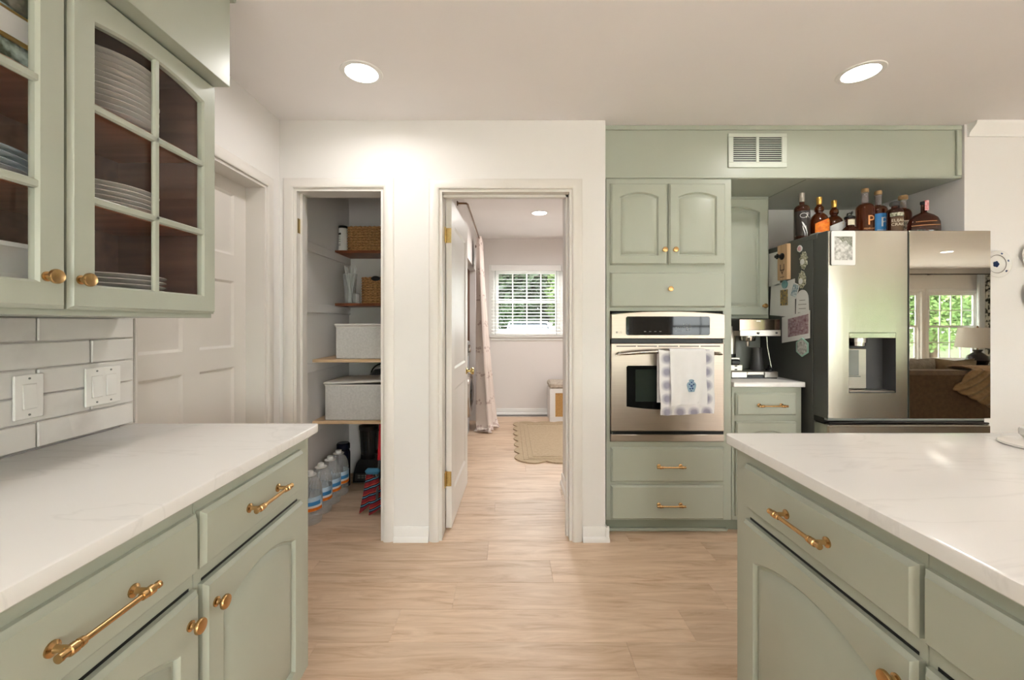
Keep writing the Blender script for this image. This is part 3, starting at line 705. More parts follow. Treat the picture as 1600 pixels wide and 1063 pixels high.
def slab_top(x0, x1, y0, y1, z0, z1, r, round_corners):
    """rounded-edge countertop; round_corners: set of (sx,sy) with plan radius"""
    pts = []
    for (cx, cy, sx, sy, a0) in ((x0, y0, 0, 0, PI), (x1, y0, 1, 0, -PI / 2), (x1, y1, 1, 1, 0), (x0, y1, 0, 1, PI / 2)):
        R = round_corners.get((sx, sy), .003); ox = cx + (R if sx == 0 else -R); oy = cy + (R if sy == 0 else -R)
        for k in range(6):
            a = a0 + PI / 2 * k / 5; pts.append((ox, oy, math.cos(a), math.sin(a), R))
    def rg(d, z): return [(ox + (R - min(d, R)) * c, oy + (R - min(d, R)) * s_, z) if R > d else (ox - (d - R) * (1 if c > 0 else -1) * 0 + 0 * c, oy, z) for ox, oy, c, s_, R in pts]
    def rg2(d, z): return [(min(max(ox + R * c, x0 + d), x1 - d), min(max(oy + R * s_, y0 + d), y1 - d), z) for ox, oy, c, s_, R in pts]
    rs = [rg2(.003, z0), rg2(0, z0 + .003), rg2(0, z1 - r), rg2(r * .29, z1 - r * .29), rg2(r, z1)]
    return MB().rings(rs)
one('countertop', slab_top(TX + .001, -.656, -1.6, 1.451, .884, .914, .008, {(1, 1): .02}), 'quartz', 'white quartz counter running along the tile backsplash', 'countertop')
one('countertop', slab_top(.682, 1.75, -1.6, 1.324, .884, .914, .008, {(0, 1): .03, (1, 1): .03}), 'quartz', 'white veined quartz top of the kitchen island', 'countertop')

# upper glass cabinet --------------------------------------------------
UX = -0.995; UY0, UY1, UZ0, UZ1 = .455, 1.394, 1.279, 2.055
uc = thing('wall_cabinet', 'sage green wall cabinet with two arched glass doors', 'cabinet', (UX, UY0, UZ0), PI / 2)
dpt = UX - TX - .001; wd = UY1 - UY0; hh = UZ1 - UZ0
part('carcass', MB().box(0, wd, dpt - .012, dpt, 0, hh).box(0, .018, .02, dpt - .012, 0, hh).box(wd - .018, wd, .02, dpt - .012, 0, hh)
     .box(.018, wd - .018, .02, dpt - .012, 0, .018).box(.018, wd - .018, .02, dpt - .012, hh - .018, hh), 'sage', uc, local=True)
part('lining', MB().box(.018, wd - .018, dpt - .016, dpt - .012, .018, hh - .018).box(.018, .021, .02, dpt - .016, .018, hh - .018).box(wd - .021, wd - .018, .02, dpt - .016, .018, hh - .018)
     .box(.021, wd - .021, .02, dpt - .016, .018, .021).box(.021, wd - .021, .02, dpt - .016, hh - .021, hh - .018), 'cab_lining', uc, local=True, label='brown wood lining')
part('face_frame', MB().box(0, wd, 0, .02, 0, .045).box(0, wd, 0, .02, hh - .03, hh).box(0, .03, 0, .02, .045, hh - .03).box(wd - .03, wd, 0, .02, .045, hh - .03).box(wd / 2 - .015, wd / 2 + .015, 0, .02, .045, hh - .03), 'sage', uc, local=True)
SH = [1.79 - UZ0, 1.55 - UZ0]
for z in SH: part('shelf', MB().box(.0215, wd - .0215, .03, dpt - .017, z, z + .018, .002), 'cab_wood', uc, local=True)
for (u0, u1, ks) in ((.005, .466, 1), (.472, wd - .004, -1)):
    v0, v1 = .0135, hh - .006; st = .054
    d = part('door', panel_front(u0, u1, v0, v1, rise=.022, st=st, glass=True), 'sage', uc, local=True)
    uk = (u1 - .042) if ks > 0 else (u0 + .022)
    part('knob', knob(uk, 1.36 - UZ0, -.02), 'brass', d, label='round brass knob', local=True)
    um = (u0 + u1) / 2
    part('muntin', MB().box(um - .010, um + .010, -.018, -.006, v0 + st - .004, v1 - st + .004, .004), 'sage', d, local=True)
    for z in (1.5515, 1.772): part('muntin', MB().box(u0 + st - .004, u1 - st + .004, -.018, -.006, z - UZ0 - .010, z - UZ0 + .010, .004), 'sage', d, local=True)
    pts = arch_pts(u0 + st - .002, u1 - st + .002, v0 + st - .002, v1 - st + .002, .022)
    part('pane', MB().rings([ring3(pts, .0045), ring3(pts, .003)]), 'cab_pane', d, local=True)
# left soffit over the cabinet
lsf = struct('trim_5', MB().box(TX - .021, -.935, -1.6, 1.398, 2.055, ZC, .001), 'sage', label='sage green soffit above the glass cabinet')
struct('crown_strip', MB().box(TX - .021, -.920, -1.6, 1.412, 2.345, ZC - .001, .004), 'sage', lsf)

# oven tower --------------------------------------------------------------
TXa, TXb, TY = .585, 1.330, 2.481
ot = thing('oven_cabinet', 'tall sage green cabinet housing the steel wall oven', 'cabinet', (TXa, TY, 0), 0)
W = TXb - TXa; U = lambda X: X - TXa
part('carcass', MB().box(0, W, .02, .66, .09, .552).box(0, W, .02, .66, 1.336, 2.123).box(0, .018, .02, .66, .552, 1.336).box(W - .018, W, .02, .66, .552, 1.336).box(0.018, W - .018, .64, .66, .552, 1.336).box(0, W, .075, .66, 0, .09), 'sage', ot, local=True)
part('face_frame', MB().box(0, W, 0, .02, .09, .556).box(0, W, 0, .02, 1.336, 2.123).box(0, U(.606), 0, .02, .556, 1.336).box(U(1.281), W, 0, .02, .556, 1.336), 'sage', ot, local=True)
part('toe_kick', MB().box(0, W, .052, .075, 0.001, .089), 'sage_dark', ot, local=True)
part('shoe_moulding', MB().box(0, W, .036, .052, 0.001, .020, .005), 'sage', ot, local=True)
for (a, b, k) in ((.608, .942, .922), (.954, 1.288, .985)):
    d = part('door', panel_front(U(a), U(b), 1.610, 2.092, rise=.028, st=.052), 'sage', ot, local=True)
    part('knob', knob(U(k), 1.696, -.02), 'brass', d, label='round brass knob', local=True)
d = part('panel_front', drawer_front(U(.606), U(1.288), 1.357, 1.565), 'sage', ot, local=True)
part('knob', knob(U(.955), 1.465, -.02), 'brass', d, label='round brass knob', local=True)
for (z0, z1, zk) in ((.321, .525, .418), (.099, .300, .190)):
    d = part('drawer', drawer_front(U(.610), U(1.280), z0, z1), 'sage', ot, local=True)
    part('handle', pull(U(.955), zk, -.02, .172), 'brass', d, label='brass bar pull', local=True)

# soffit over tower and fridge niche
sf = struct('trim_6', MB().box(XE + .002, XN - .004, TY, YN, 2.124, ZC, 0), 'sage', label='sage green soffit above oven cabinet and fridge')
struct('soffit_rail', MB().box(XE + .002, XN - .004, TY - .012, TY, ZC - .028, ZC - .001, .003).box(XN - .034, XN - .004, TY - .012, TY, 2.140, ZC - .028, .003).box(XE + .002, XN - .004, TY - .010, TY, 2.1255, 2.135, .002), 'sage', sf)
struct('soffit_panel_seam', MB().box(1.78, 1.784, TY + .01, YN - .01, 2.1215, 2.1242), 'sage_dark', sf)

# air return vent on the soffit
vx0, vx1, vz0, vz1 = 1.310, 1.658, 2.190, 2.392
v = thing('air_vent', 'white louvred air vent on the soffit', 'vent', ((vx0 + vx1) / 2, TY, vz0))
part('frame', MB().box(vx0, vx1, TY - .008, TY - .0005, vz1 - .022, vz1, .002).box(vx0, vx1, TY - .008, TY - .0005, vz0, vz0 + .030, .002).box(vx0, vx0 + .030, TY - .008, TY - .0005, vz0 + .030, vz1 - .022, .002)
     .box(vx1 - .030, vx1, TY - .008, TY - .0005, vz0 + .030, vz1 - .022, .002).box((vx0 + vx1) / 2 - .008, (vx0 + vx1) / 2 + .008, TY - .008, TY - .0005, vz0 + .030, vz1 - .022, .001), 'vent', v)
part('backing', MB().box(vx0 + .028, vx1 - .028, TY - .0018, TY - .0006, vz0 + .028, vz1 - .020), 'black', v)
for (a, b) in ((vx0 + .030, (vx0 + vx1) / 2 - .008), ((vx0 + vx1) / 2 + .008, vx1 - .030)):
    mb = MB(); n = 12; pz = (vz1 - .022 - vz0 - .030) / n
    for k in range(n):
        z = vz0 + .030 + pz * (k + .5)
        mb.box(a, b, TY - .0078, TY - .0062, z - pz * .5, z - pz * .12)
    part('louvre_bank', mb, 'vent', v, kind='stuff')

# small wall cabinet and base beside the fridge ----------------------------
sc_ = thing('wall_cabinet', 'narrow sage green wall cabinet above the espresso machine', 'cabinet', (1.332, 2.825, 1.295))
part('carcass', MB().box(0, .436, .02, .328, 0, .828), 'sage', sc_, local=True)
part('face_frame', MB().box(0, .436, 0, .02, 0, .828, .001), 'sage', sc_, local=True)
d = part('door', panel_front(.012, .424, .018, .812, rise=.035, st=.058), 'sage', sc_, local=True)
part('knob', knob(.392, .085, -.02), 'brass', d, label='round brass knob', local=True)

sb = thing('base_cabinet', 'narrow sage green cabinet between oven and fridge', 'cabinet', (1.334, TY, 0))
part('carcass', MB().box(0, .414, .02, .66, .09, .883).box(0, .414, .075, .66, 0, .09), 'sage', sb, local=True)
part('face_frame', MB().box(0, .414, 0, .02, .09, .883, .001), 'sage', sb, local=True)
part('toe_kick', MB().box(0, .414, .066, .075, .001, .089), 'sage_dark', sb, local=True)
d = part('drawer', drawer_front(.018, .376, .716, .848), 'sage', sb, local=True)
part('handle', pull(.216, .777, -.02, .176), 'brass', d, label='brass bar pull', local=True)
d = part('door', panel_front(.018, .376, .115, .678, rise=.03, st=.05), 'sage', sb, local=True)
part('knob', knob(.345, .595, -.02), 'brass', d, label='round brass knob', local=True)
one('countertop', slab_top(1.334, 1.760, 2.457, YN - .002, .884, .914, .006, {(1, 0): .01}), 'quartz', 'short white quartz counter under the espresso machine', 'countertop')

# ================================================================== LIGHTS OF THE ROOM
def ceiling_light(x, y, label, power=LAMP_W):
    t = thing('recessed_light', label, 'light', (x, y, ZC), group=None)
    part('trim_ring', MB().lathe([(.074, 0), (.074, -.004), (.080, -.006), (.094, -.003), (.096, 0)], None, 40, cap=False), 'white_trim', t, local=True)
    part('diffuser', MB().lathe([(.0, -.003), (.074, -.003), (.0745, -.0005), (.0, -.0005)], None, 40, cap=False), 'glow', t, local=True)
    ld = bpy.data.lights.new('downlight', 'AREA'); ld.shape = 'DISK'; ld.size = .14; ld.energy = power; ld.spread = math.radians(165); ld.color = (1.0, .975, .95)
    lo = bpy.data.objects.new('downlight', ld); col.objects.link(lo); lo.parent = t; lo.location = (0, 0, -.006)
    return t
ceiling_light(-.688, 1.955, 'round recessed ceiling light nearer the closet')
ceiling_light(1.657, 1.955, 'round recessed ceiling light in front of the fridge')
ceiling_light(1.60, 4.43, 'added unseen round ceiling light at the far side of the laundry room', LAMP_W * 3.0)  # unseen lamp, added to brighten the laundry room
ceiling_light(.334 * 1.0, 4.43, 'round recessed ceiling light in the laundry room', LAMP_W * 3.0)
for (x, y, lb) in ((-.688, -.5, 'round recessed ceiling light over the left counter'), (1.657, -.5, 'round recessed ceiling light over the island'), (.48, -2.9, 'round recessed ceiling light by the rear kitchen window'),
                   (4.6, .1, 'round recessed ceiling light over the sofa'), (7.2, -2.2, 'round recessed ceiling light over the side table')):
    ceiling_light(x, y, lb)

# ================================================================== WALL OVEN
OX0, OX1, OY = .6075, 1.2795, 2.461           # front plane of the oven (proud of the tower)
ov = thing('wall_oven', 'stainless steel wall oven with towels on its handle', 'oven', ((OX0 + OX1) / 2, TY, .556))
part('oven_box', MB().box(OX0 + .012, OX1 - .012, TY - .004, TY + .60, .558, 1.325), 'dark_grey', ov)
# control panel with a gently bowed top
N = 16
top = [(OX1 + (OX0 - OX1) * k / N, 1.334 - .018 * abs(2 * k / N - 1) ** 2.4) for k in range(N + 1)]
pl = [(OX0, 1.170), (OX1, 1.170)] + top
cp = MB(); r0 = [(x, TY - .004, z) for x, z in pl]; r1 = [(x, OY - .004, z) for x, z in pl]
cxm, czm = (OX0 + OX1) / 2, 1.25
r2 = [(cxm + (x - cxm) * .988, OY - .010, czm + (z - czm) * .95) for x, z in pl]
part('control_panel', cp.rings([r0, r1, r2]), 'steel_oven', ov)
YC = OY - .0105
def rrect(x0, x1, z0, z1, r, n=5):
    pts = []
    for (cx, cz, a0) in ((x0 + r, z0 + r, PI), (x1 - r, z0 + r, 1.5 * PI), (x1 - r, z1 - r, 0), (x0 + r, z1 - r, .5 * PI)):
        for k in range(n): a = a0 + PI / 2 * k / (n - 1); pts.append((cx + r * math.cos(a), cz + r * math.sin(a)))
    return pts
dsp = part('display', MB().prism(rrect(.694, 1.188, 1.192, 1.303, .012), YC - .0015, YC + .001), 'black_glass', ov)
kp = MB()
for i in range(3):
    for j in range(3): kp.lathe([(.0035, 0), (.0035, .0004)], T(1.035 + i * .017, YC - .0015, 1.222 + j * .017) @ OUT, 8)
for i in range(3):
    for j in range(2): kp.box(.985 + i * .013, .992 + i * .013, YC - .0019, YC - .0015, 1.215 + j * .02, 1.219 + j * .02)
for i in range(4): kp.box(.80 + i * .03, .812 + i * .03, YC - .0019, YC - .0015, 1.212, 1.2155)
part('button', kp, 'mid_grey', dsp, label='grey touch key markings', kind='stuff')
lg = MB().lathe([(.006, 0), (.006, .0005)], T(.640, YC - .0006, 1.209) @ OUT, 16); text_flat(lg, 'LG', .017, T(.660, YC - .0008, 1.209))
part('logo', lg, 'ink_grey', ov, smooth=0, recalc=False)
part('vent_gap', MB().box(OX0 + .004, OX1 - .012, OY + .003, TY - .005, 1.146, 1.169), 'black', ov)
# door
zb, zt = .622, 1.145
dr = part('oven_door', MB().box(OX0, OX1, OY, TY - .005, zb, zt, .005), 'steel_oven', ov)
for k in range(5):
    a = .640 + k * .1245; part('vent_slot', MB().box(a, a + .116, OY - .0008, OY + .001, 1.124, 1.1295), 'black', dr)
wp = rrect(.700, 1.192, .775, 1.012, .012)
wp = [(x, z - (.016 * (1 - ((x - .946) / .246) ** 2) if z < .85 else 0)) for x, z in wp]
# finer bottom arc
wp2 = [(.700, 1.004), (.700, .772)] + [(.700 + .492 * k / 16, .770 - .018 * (1 - (2 * k / 16 - 1) ** 2)) for k in range(17)] + [(1.192, .772), (1.192, 1.004), (1.184, 1.012), (.708, 1.012)]
part('window', MB().prism(wp2, OY - .0025, OY + .001), 'black_glass', dr)
part('window_glass', MB().box(.752, 1.140, OY - .0032, OY - .0026, .800, .990), 'oven_glass', dr)
hp = []; hr = []
for k in range(17):
    f = k / 16; s = 2 * f - 1
    hp.append((.638 + .616 * f, OY - .052 + .030 * s * s, 1.100 - .020 * s * s)); hr.append(.0125 - .007 * abs(s) ** 6)
hd = MB().tube(hp, hr, 12)
for x in (.655, 1.237): hd.box(x - .010, x + .010, OY - .030, OY, 1.074, 1.094, .004)
part('handle', hd, 'steel_bright', dr)
part('lower_gap', MB().box(OX0 + .004, OX1 - .004, OY + .004, TY - .005, .604, .622), 'black', ov)
part('lower_trim', MB().box(OX0, OX1, OY, TY - .001, .562, .603, .003), 'steel_oven', ov)

# towels hung over the handle ------------------------------------------------
def towel(x0, x1, z_front, z_back, rad, yoff, seed, skew=0.0):
    """cloth over the bar: back sheet up, round the bar, front sheet down"""
    rnd = random.Random(seed); ph = [rnd.uniform(0, 6) for _ in range(4)]
    yb, zc = OY - .050, 1.096
    path = []
    for k in range(6): path.append((yb + rad + .002, z_back + (zc - z_back) * k / 6, 0))
    for k in range(9): a = PI * k / 8; path.append((yb + rad * math.cos(a), zc + rad * math.sin(a), 0))
    n = 18
    for k in range(1, n + 1): path.append((yb - rad, zc + (z_front - zc) * k / n, k / n))
    def fn(u, v):
        i = v * (len(path) - 1); i0 = min(int(i), len(path) - 2); t = i - i0
        y = path[i0][0] * (1 - t) + path[i0 + 1][0] * t; z = path[i0][1] * (1 - t) + path[i0 + 1][1] * t; d = path[i0][2] * (1 - t) + path[i0 + 1][2] * t
        x = x0 + (x1 - x0) * u
        wv = .006 * math.sin(u * 11 + ph[0]) + .004 * math.sin(u * 23 + ph[1] + d * 2)
        y -= d * (wv + .004) + yoff * d
        x += d * skew * (1 - u) + .003 * math.sin(z * 30 + ph[2]) * d
        z += d * .006 * math.sin(u * 5 + ph[3])
        return (x, y, z)
    mb = MB().grid(fn, 26, 40)
    b = len(mb.v); vs = list(mb.v); nu, nv = 26, 40
    # give the cloth thickness
    th = .0016; back = []
    for j in range(nv + 1):
        for i in range(nu + 1):
            p = Vector(vs[j * (nu + 1) + i]); pu = Vector(vs[j * (nu + 1) + min(i + 1, nu)]) - Vector(vs[j * (nu + 1) + max(i - 1, 0)])
            pv = Vector(vs[min(j + 1, nv) * (nu + 1) + i]) - Vector(vs[max(j - 1, 0) * (nu + 1) + i])
            nn = pu.cross(pv).normalized(); back.append(tuple(p + nn * th))
    f0 = list(mb.f); mb.v += back; mb.f += [tuple(i + b for i in reversed(f)) for f in f0]
    def edge(a, c): mb.f.append((a, c, c + b, a + b))
    for i in range(nu): edge(i, i + 1); edge(nv * (nu + 1) + i + 1, nv * (nu + 1) + i)
    for j in range(nv): edge((j + 1) * (nu + 1), j * (nu + 1)); edge(j * (nu + 1) + nu, (j + 1) * (nu + 1) + nu)
    return mb
one('dish_towel', towel(.868, 1.186, .738, .80, .0155, .0, 3, .008), 'burst', 'white dish towel printed with lilac starbursts', 'towel', smooth=60)
wt = one('dish_towel', towel(.930, 1.136, .792, .86, .0215, .004, 9, .004), 'towel_white', 'plain white towel embroidered with a blue vase', 'towel', smooth=60)
vs_ = [(.0, -.034), (.016, -.034), (.018, -.029), (.024, -.010), (.027, .006), (.022, .018), (.013, .023), (.013, .027), (.016, .031), (.010, .036), (0, .038)]
pv = [(x, z) for x, z in vs_] + [(-x, z) for x, z in reversed(vs_) if x > 0]
part('embroidered_vase', MB().prism([(1.045 + x, .905 + z) for x, z in pv], OY - .0905, OY - .0885), 'blue_pale', wt, label='embroidered blue and white vase')
pb = MB()
for (x, z, r) in ((.0, .0, .007), (.012, .008, .005), (-.011, .009, .005), (.006, -.014, .006), (-.008, -.016, .005), (.0, .020, .005), (-.002, -.027, .004), (.009, .029, .003)):
    pb.lathe([(r, 0), (r, .0004)], T(1.045 + x, OY - .0905, .905 + z) @ OUT, 10)
part('embroidery_stitches', pb, 'blue', wt, kind='stuff')

# ================================================================== ESPRESSO MACHINE
ex0, ex1, ey, ez = 1.404, 1.698, 2.615, .9145
e = thing('espresso_machine', 'chrome espresso machine on the short counter beside the fridge', 'coffee machine', ((ex0 + ex1) / 2, ey + .15, ez))
part('drip_tray', MB().box(ex0, ex0 + .098, ey, ey + .04, ez + .006, ez + .044, .003).box(ex1 - .086, ex1, ey, ey + .04, ez + .006, ez + .044, .003).box(ex0 + .098, ex1 - .086, ey + .003, ey + .04, ez + .022, ez + .044, .003)
     .box(ex0, ex1, ey + .04, ey + .30, ez + .006, ez + .044, .003), 'steel', e)
part('tray_slot', MB().box(ex0 + .098, ex1 - .086, ey + .010, ey + .038, ez + .007, ez + .022).box(ex0 + .004, ex1 - .004, ey + .006, ey + .29, ez, ez + .006), 'black', e)
part('back_plate', MB().box(ex0 + .08, ex1 - .02, ey + .15, ey + .28, ez + .044, ez + .30, .004), 'mid_grey', e)
part('head', MB().box(ex0 + .042, ex1 + .002, ey - .004, ey + .24, ez + .300, ez + .374, .004), 'dark_grey', e)
part('head_front', MB().box(ex0 + .042, ex1 + .002, ey - .014, ey - .004, ez + .304, ez + .373, .002), 'brown_reflection_chrome', e)
part('control_strip', MB().box(ex0 + .042, ex1 + .004, ey - .020, ey - .010, ez + .268, ez + .306, .002).box(ex0 + .05, ex1 - .004, ey - .010, ey + .20, ez + .268, ez + .300), 'steel', e)
part('button', MB().lathe([(.007, 0), (.007, .006), (.005, .008), (0, .008)], T(ex0 + .155, ey - .020, ez + .286) @ OUT, 14), 'dark_grey', e)
part('button', MB().lathe([(.006, 0), (.006, .005), (0, .006)], T(ex1 - .025, ey - .020, ez + .288) @ OUT, 14), 'dark_grey', e)
part('badge', MB().box(ex0 + .148, ex0 + .176, ey - .0148, ey - .0140, ez + .358, ez + .366), 'white_plastic', e)
part('group_head', MB().lathe([(.046, .262), (.048, .268), (.048, .250), (.044, .236), (.030, .232), (.0, .232)], T(ex0 + .140, ey + .07, ez), 28).lathe([(.010, .2), (.012, .235)], T(ex0 + .140, ey + .07, ez), 14), 'steel_bright', e)
part('grinder', MB().lathe([(.036, .150), (.036, .325), (.034, .330), (0, .330)], T(ex0 + .040, ey + .10, ez), 28).box(ex0 + .004, ex0 + .070, ey + .10, ey + .25, ez + .16, ez + .33, .004), 'steel', e)
part('grinder_collar', MB().lathe([(.038, .128), (.038, .150)], T(ex0 + .040, ey + .10, ez), 24).box(ex0 + .008, ex0 + .07, ey + .02, ey + .10, ez + .082, ez + .118, .008), 'black', e)
part('grinder_base', MB().box(ex0 + .002, ex0 + .088, ey + .03, ey + .26, ez + .044, ez + .085, .004).box(ex0 + .030, ex0 + .086, ey + .06, ey + .26, ez + .085, ez + .128, .003), 'steel', e)
sl = MB()
for k in range(2): sl.box(ex0 + .036, ex0 + .052, ey + .0285, ey + .031, ez + .050 + k * .022, ez + .058 + k * .022)
for k in range(3): sl.box(ex0 + .098, ex0 + .114, ey + .1485, ey + .151, ez + .052 + k * .03, ez + .058 + k * .03)
part('slot', sl, 'black', e, kind='stuff')
part('steam_wand', MB().tube([(ex1 - .055, ey + .03, ez + .268), (ex1 - .05, ey + .03, ez + .20), (ex1 - .032, ey + .02, ez + .07)], .0045, 10), 'steel_bright', e)
pj = one('milk_jug', MB().lathe([(.036, 0), (.038, .004), (.036, .05), (.030, .10), (.028, .13), (.031, .145), (.029, .145), (.026, .13), (.028, .1), (.033, .05), (.034, .008), (0, .008)], T(ex0 + .208, ey + .085, ez + .045), 28), 'dark_grey', 'dark grey milk jug standing on the espresso machine tray', 'jug')
one('coffee_tamper', MB().lathe([(.024, 0), (.024, .012), (.012, .018), (.010, .03), (.013, .036), (0, .040)], T(ex1 - .024, ey + .05, ez + .0445), 20), 'black', 'small black tamper beside the milk jug on the tray', 'tamper')

# ================================================================== FRIDGE
FX0, FX1, FY, FC, FZ = 1.776, 2.684, 2.313, 2.420, 1.780
f = thing('refrigerator', 'stainless steel fridge with dispenser and mirrored right door', 'refrigerator', ((FX0 + FX1) / 2, 2.72, 0))
part('case', MB().box(FX0, FX1, FC + .006, 3.10, .05, FZ - .012, .003), 'fridge_grey', f)
part('top_trim', MB().box(FX0 - .002, FX0 + .06, FC - .03, 2.66, FZ - .028, FZ - .0005, .003).box(FX0 + .06, FX1, FC + .006, 3.10, FZ - .012, FZ - .0005, .001), 'fridge_grey', f)
part('hinge_cover', MB().box(FX0 - .001, FX0 + .10, FC - .035, FC + .03, FZ - .014, FZ + .006, .004), 'mid_grey', f)
part('hinge_cover', MB().box(FX1 - .10, FX1, FC - .035, FC + .03, FZ - .014, FZ + .006, .004), 'mid_grey', f)
part('foot', MB().box(FX0 + .02, FX1 - .02, FC + .04, 3.05, 0, .05), 'black', f)
XM = 2.2265
# left door with recessed dispenser: built as a frame around the recess
DX0, DX1, DZ0, DZ1 = 1.890, 2.152, .876, 1.211
xs_ = [FX0, DX0, DX1, XM - .0035]; zs_ = [.731, DZ0, DZ1, FZ - .001]
def bow(x): s = (x - FX0) / (XM - FX0); return .0
ld = MB()
us = sorted(set([FX0 + .004 + (XM - .0035 - FX0 - .008) * k / 20 for k in range(21)] + [DX0, DX1])); vz = [.735, DZ0, DZ1, FZ - .005]
def bulge(x): s = (x - FX0) / (XM - .0035 - FX0) * 2 - 1; return .006 * (1 - abs(s) ** 3)
for i in range(len(us) - 1):
    for j in range(3):
        if j == 1 and us[i] >= DX0 - 1e-6 and us[i + 1] <= DX1 + 1e-6: continue
        a, b = us[i], us[i + 1]
        ld.add([(a, FY - bulge(a), vz[j]), (b, FY - bulge(b), vz[j]), (b, FY - bulge(b), vz[j + 1]), (a, FY - bulge(a), vz[j + 1])], [(0, 1, 2, 3)])
part('left_door', ld, 'fridge_steel', f, label='stainless steel door with water dispenser', smooth=50)
sk = MB()
n0 = [(u, FY - bulge(u), vz[0]) for u in us]; n1 = [(u, FY - bulge(u), vz[3]) for u in us]
sk.box(FX0, FX0 + .004, FY + .002, FC, .731, FZ - .001, .0015).box(XM - .0075, XM - .0035, FY + .002, FC, .731, FZ - .001, .0015).box(FX0 + .004, XM - .0075, FY + .006, FC, FZ - .005, FZ - .001).box(FX0 + .004, XM - .0075, FY + .006, FC, .731, .735)
sk.box(FX0 + .004, XM - .0075, FY + .088, FC, .735, FZ - .005)
part('door_side', sk, 'fridge_grey', f)
ds = part('dispenser', MB().box(DX0, DX1, FY + .078, FY + .086, DZ0, DZ1).box(DX1, DX1 + .003, FY - .003, FY + .08, DZ0, DZ1).box(DX0 - .003, DX0, FY - .003, FY + .08, DZ0, DZ1).box(DX0, DX1, FY - .003, FY + .08, DZ0 - .003, DZ0 + .002), 'dark_grey', f)
part('dispenser_header', MB().box(DX0 + .001, DX1 - .001, FY - .006, FY + .078, DZ1 - .031, DZ1 - .001, .002), 'steel_bright', ds)
part('dispenser_nozzle', MB().lathe([(.030, -.048), (.040, -.044), (.040, -.028), (.046, -.026), (.046, 0)], T(DX0 + .085, FY + .045, DZ1 - .031), 28), 'steel_bright', ds)
part('dispenser_pad', MB().box(DX0 + .001, DX0 + .148, FY + .050, FY + .078, DZ0 + .012, DZ1 - .09, .006), 'steel', ds)
part('paddle', MB().tube([(DX0 + .020, FY + .046, DZ1 - .10), (DX0 + .016, FY + .044, DZ1 - .115), (DX0 + .016, FY + .040, DZ0 + .10), (DX0 + .022, FY + .038, DZ0 + .085), (DX0 + .10, FY + .038, DZ0 + .085)], .003, 8).box(DX0 + .024, DX0 + .10, FY + .046, FY + .050, DZ0 + .09, DZ1 - .10, .002), 'mid_grey', ds)
part('drip_shelf', MB().box(DX0 + .001, DX1 - .001, FY - .002, FY + .076, DZ0 + .002, DZ0 + .010, .003), 'steel', ds)
# right mirrored door
part('right_door', MB().box(XM + .0035, FX1, FY + .006, FC, .731, FZ - .001, .003), 'fridge_grey', f)
part('mirror_glass', MB().box(XM + .0045, FX1 - .001, FY, FY + .0055, .733, FZ - .003, .0012), 'fridge_mirror', f, label='dark mirrored glass door front')
part('centre_gap', MB().box(XM - .0034, XM + .0034, FY + .012, FC, .72, FZ - .004), 'black', f)
# gap, handle lip and freezer drawer
part('drawer_gap', MB().box(FX0 + .003, FX1 - .003, FY + .030, FC, .700, .730), 'black', f)
lip = []
for k in range(13): s = 2 * k / 12 - 1; lip.append((FX0 + .01 + (FX1 - FX0 - .02) * k / 12, FY + .004, .712 - .008 * abs(s) ** 4))
part('handle_lip', MB().tube(lip, .006, 8), 'black', f)
part('freezer_drawer', MB().box(FX0, FX1, FY - .004, FC, .07, .698, .008), 'fridge_steel', f)
part('door_strip', MB().box(FX0 + .004, FX1 - .03, FY + .006, FY + .05, .720, .7305), 'mid_grey', f)

# papers and magnets on the fridge side (plane x = FX0) ---------------------------
SX = FX0
def side(name, poly, th, m, label, cat, off=0.0, group=None, smooth=35):
    """poly in (y,z) on the fridge side, thickness th outwards (-x)"""
    mb = MB().rings([[(SX - .0006 - off, y, z) for y, z in poly], [(SX - .0006 - off - th, y, z) for y, z in poly]])
    return one(name, mb, m, label, cat, group, smooth)
def sub(name, poly, th, m, parent, off):
    mb = MB().rings([[(SX - .0006 - off, y, z) for y, z in poly], [(SX - .0006 - off - th, y, z) for y, z in poly]])
    return part(name, mb, m, parent)
def rot(pts, c, a): return [(c[0] + (p[0] - c[0]) * math.cos(a) - (p[1] - c[1]) * math.sin(a), c[1] + (p[0] - c[0]) * math.sin(a) + (p[1] - c[1]) * math.cos(a)) for p in pts]
def rc(y0, y1, z0, z1): return [(y0, z0), (y1, z0), (y1, z1), (y0, z1)]
def disc(c, r, n=20): return [(c[0] + r * math.cos(2 * PI * k / n), c[1] + r * math.sin(2 * PI * k / n)) for k in range(n)]
side('note_sheet', rc(2.716, 2.832, 1.512, 1.735), .0008, 'paper', 'blank white sheet hanging behind the wooden bottle opener', 'paper')
# wooden bottle opener: block with iron opener and burnt motif
bo = thing('bottle_opener', 'wooden wall bottle opener with black iron opener', 'bottle opener', (SX - .012, 2.66, 1.54))
part('board', MB().box(SX - .024, SX - .0008, 2.612, 2.708, 1.540, 1.765, .002), 'light_wood', bo)
part('opener', MB().lathe([(.022, 0), (.022, .004), (.012, .012), (.010, .024), (.018, .032), (0, .034)], T(SX - .024, 2.66, 1.69) @ RY(-PI / 2), 16).box(SX - .062, SX - .030, 2.650, 2.682, 1.682, 1.700, .003), 'black', bo)
mo = MB()
for p in (rc(2.645, 2.675, 1.60, 1.606), rc(2.640, 2.646, 1.60, 1.640), rc(2.674, 2.680, 1.60, 1.640), rot(rc(2.652, 2.657, 1.575, 1.61), (2.655, 1.59), .5), rot(rc(2.663, 2.668, 1.575, 1.61), (2.665, 1.59), -.5), rc(2.64, 2.68, 1.556, 1.560)):
    mo.rings([[(SX - .0240, y, z) for y, z in p], [(SX - .0246, y, z) for y, z in p]])
part('burnt_motif', mo, 'table_wood', bo, kind='stuff')
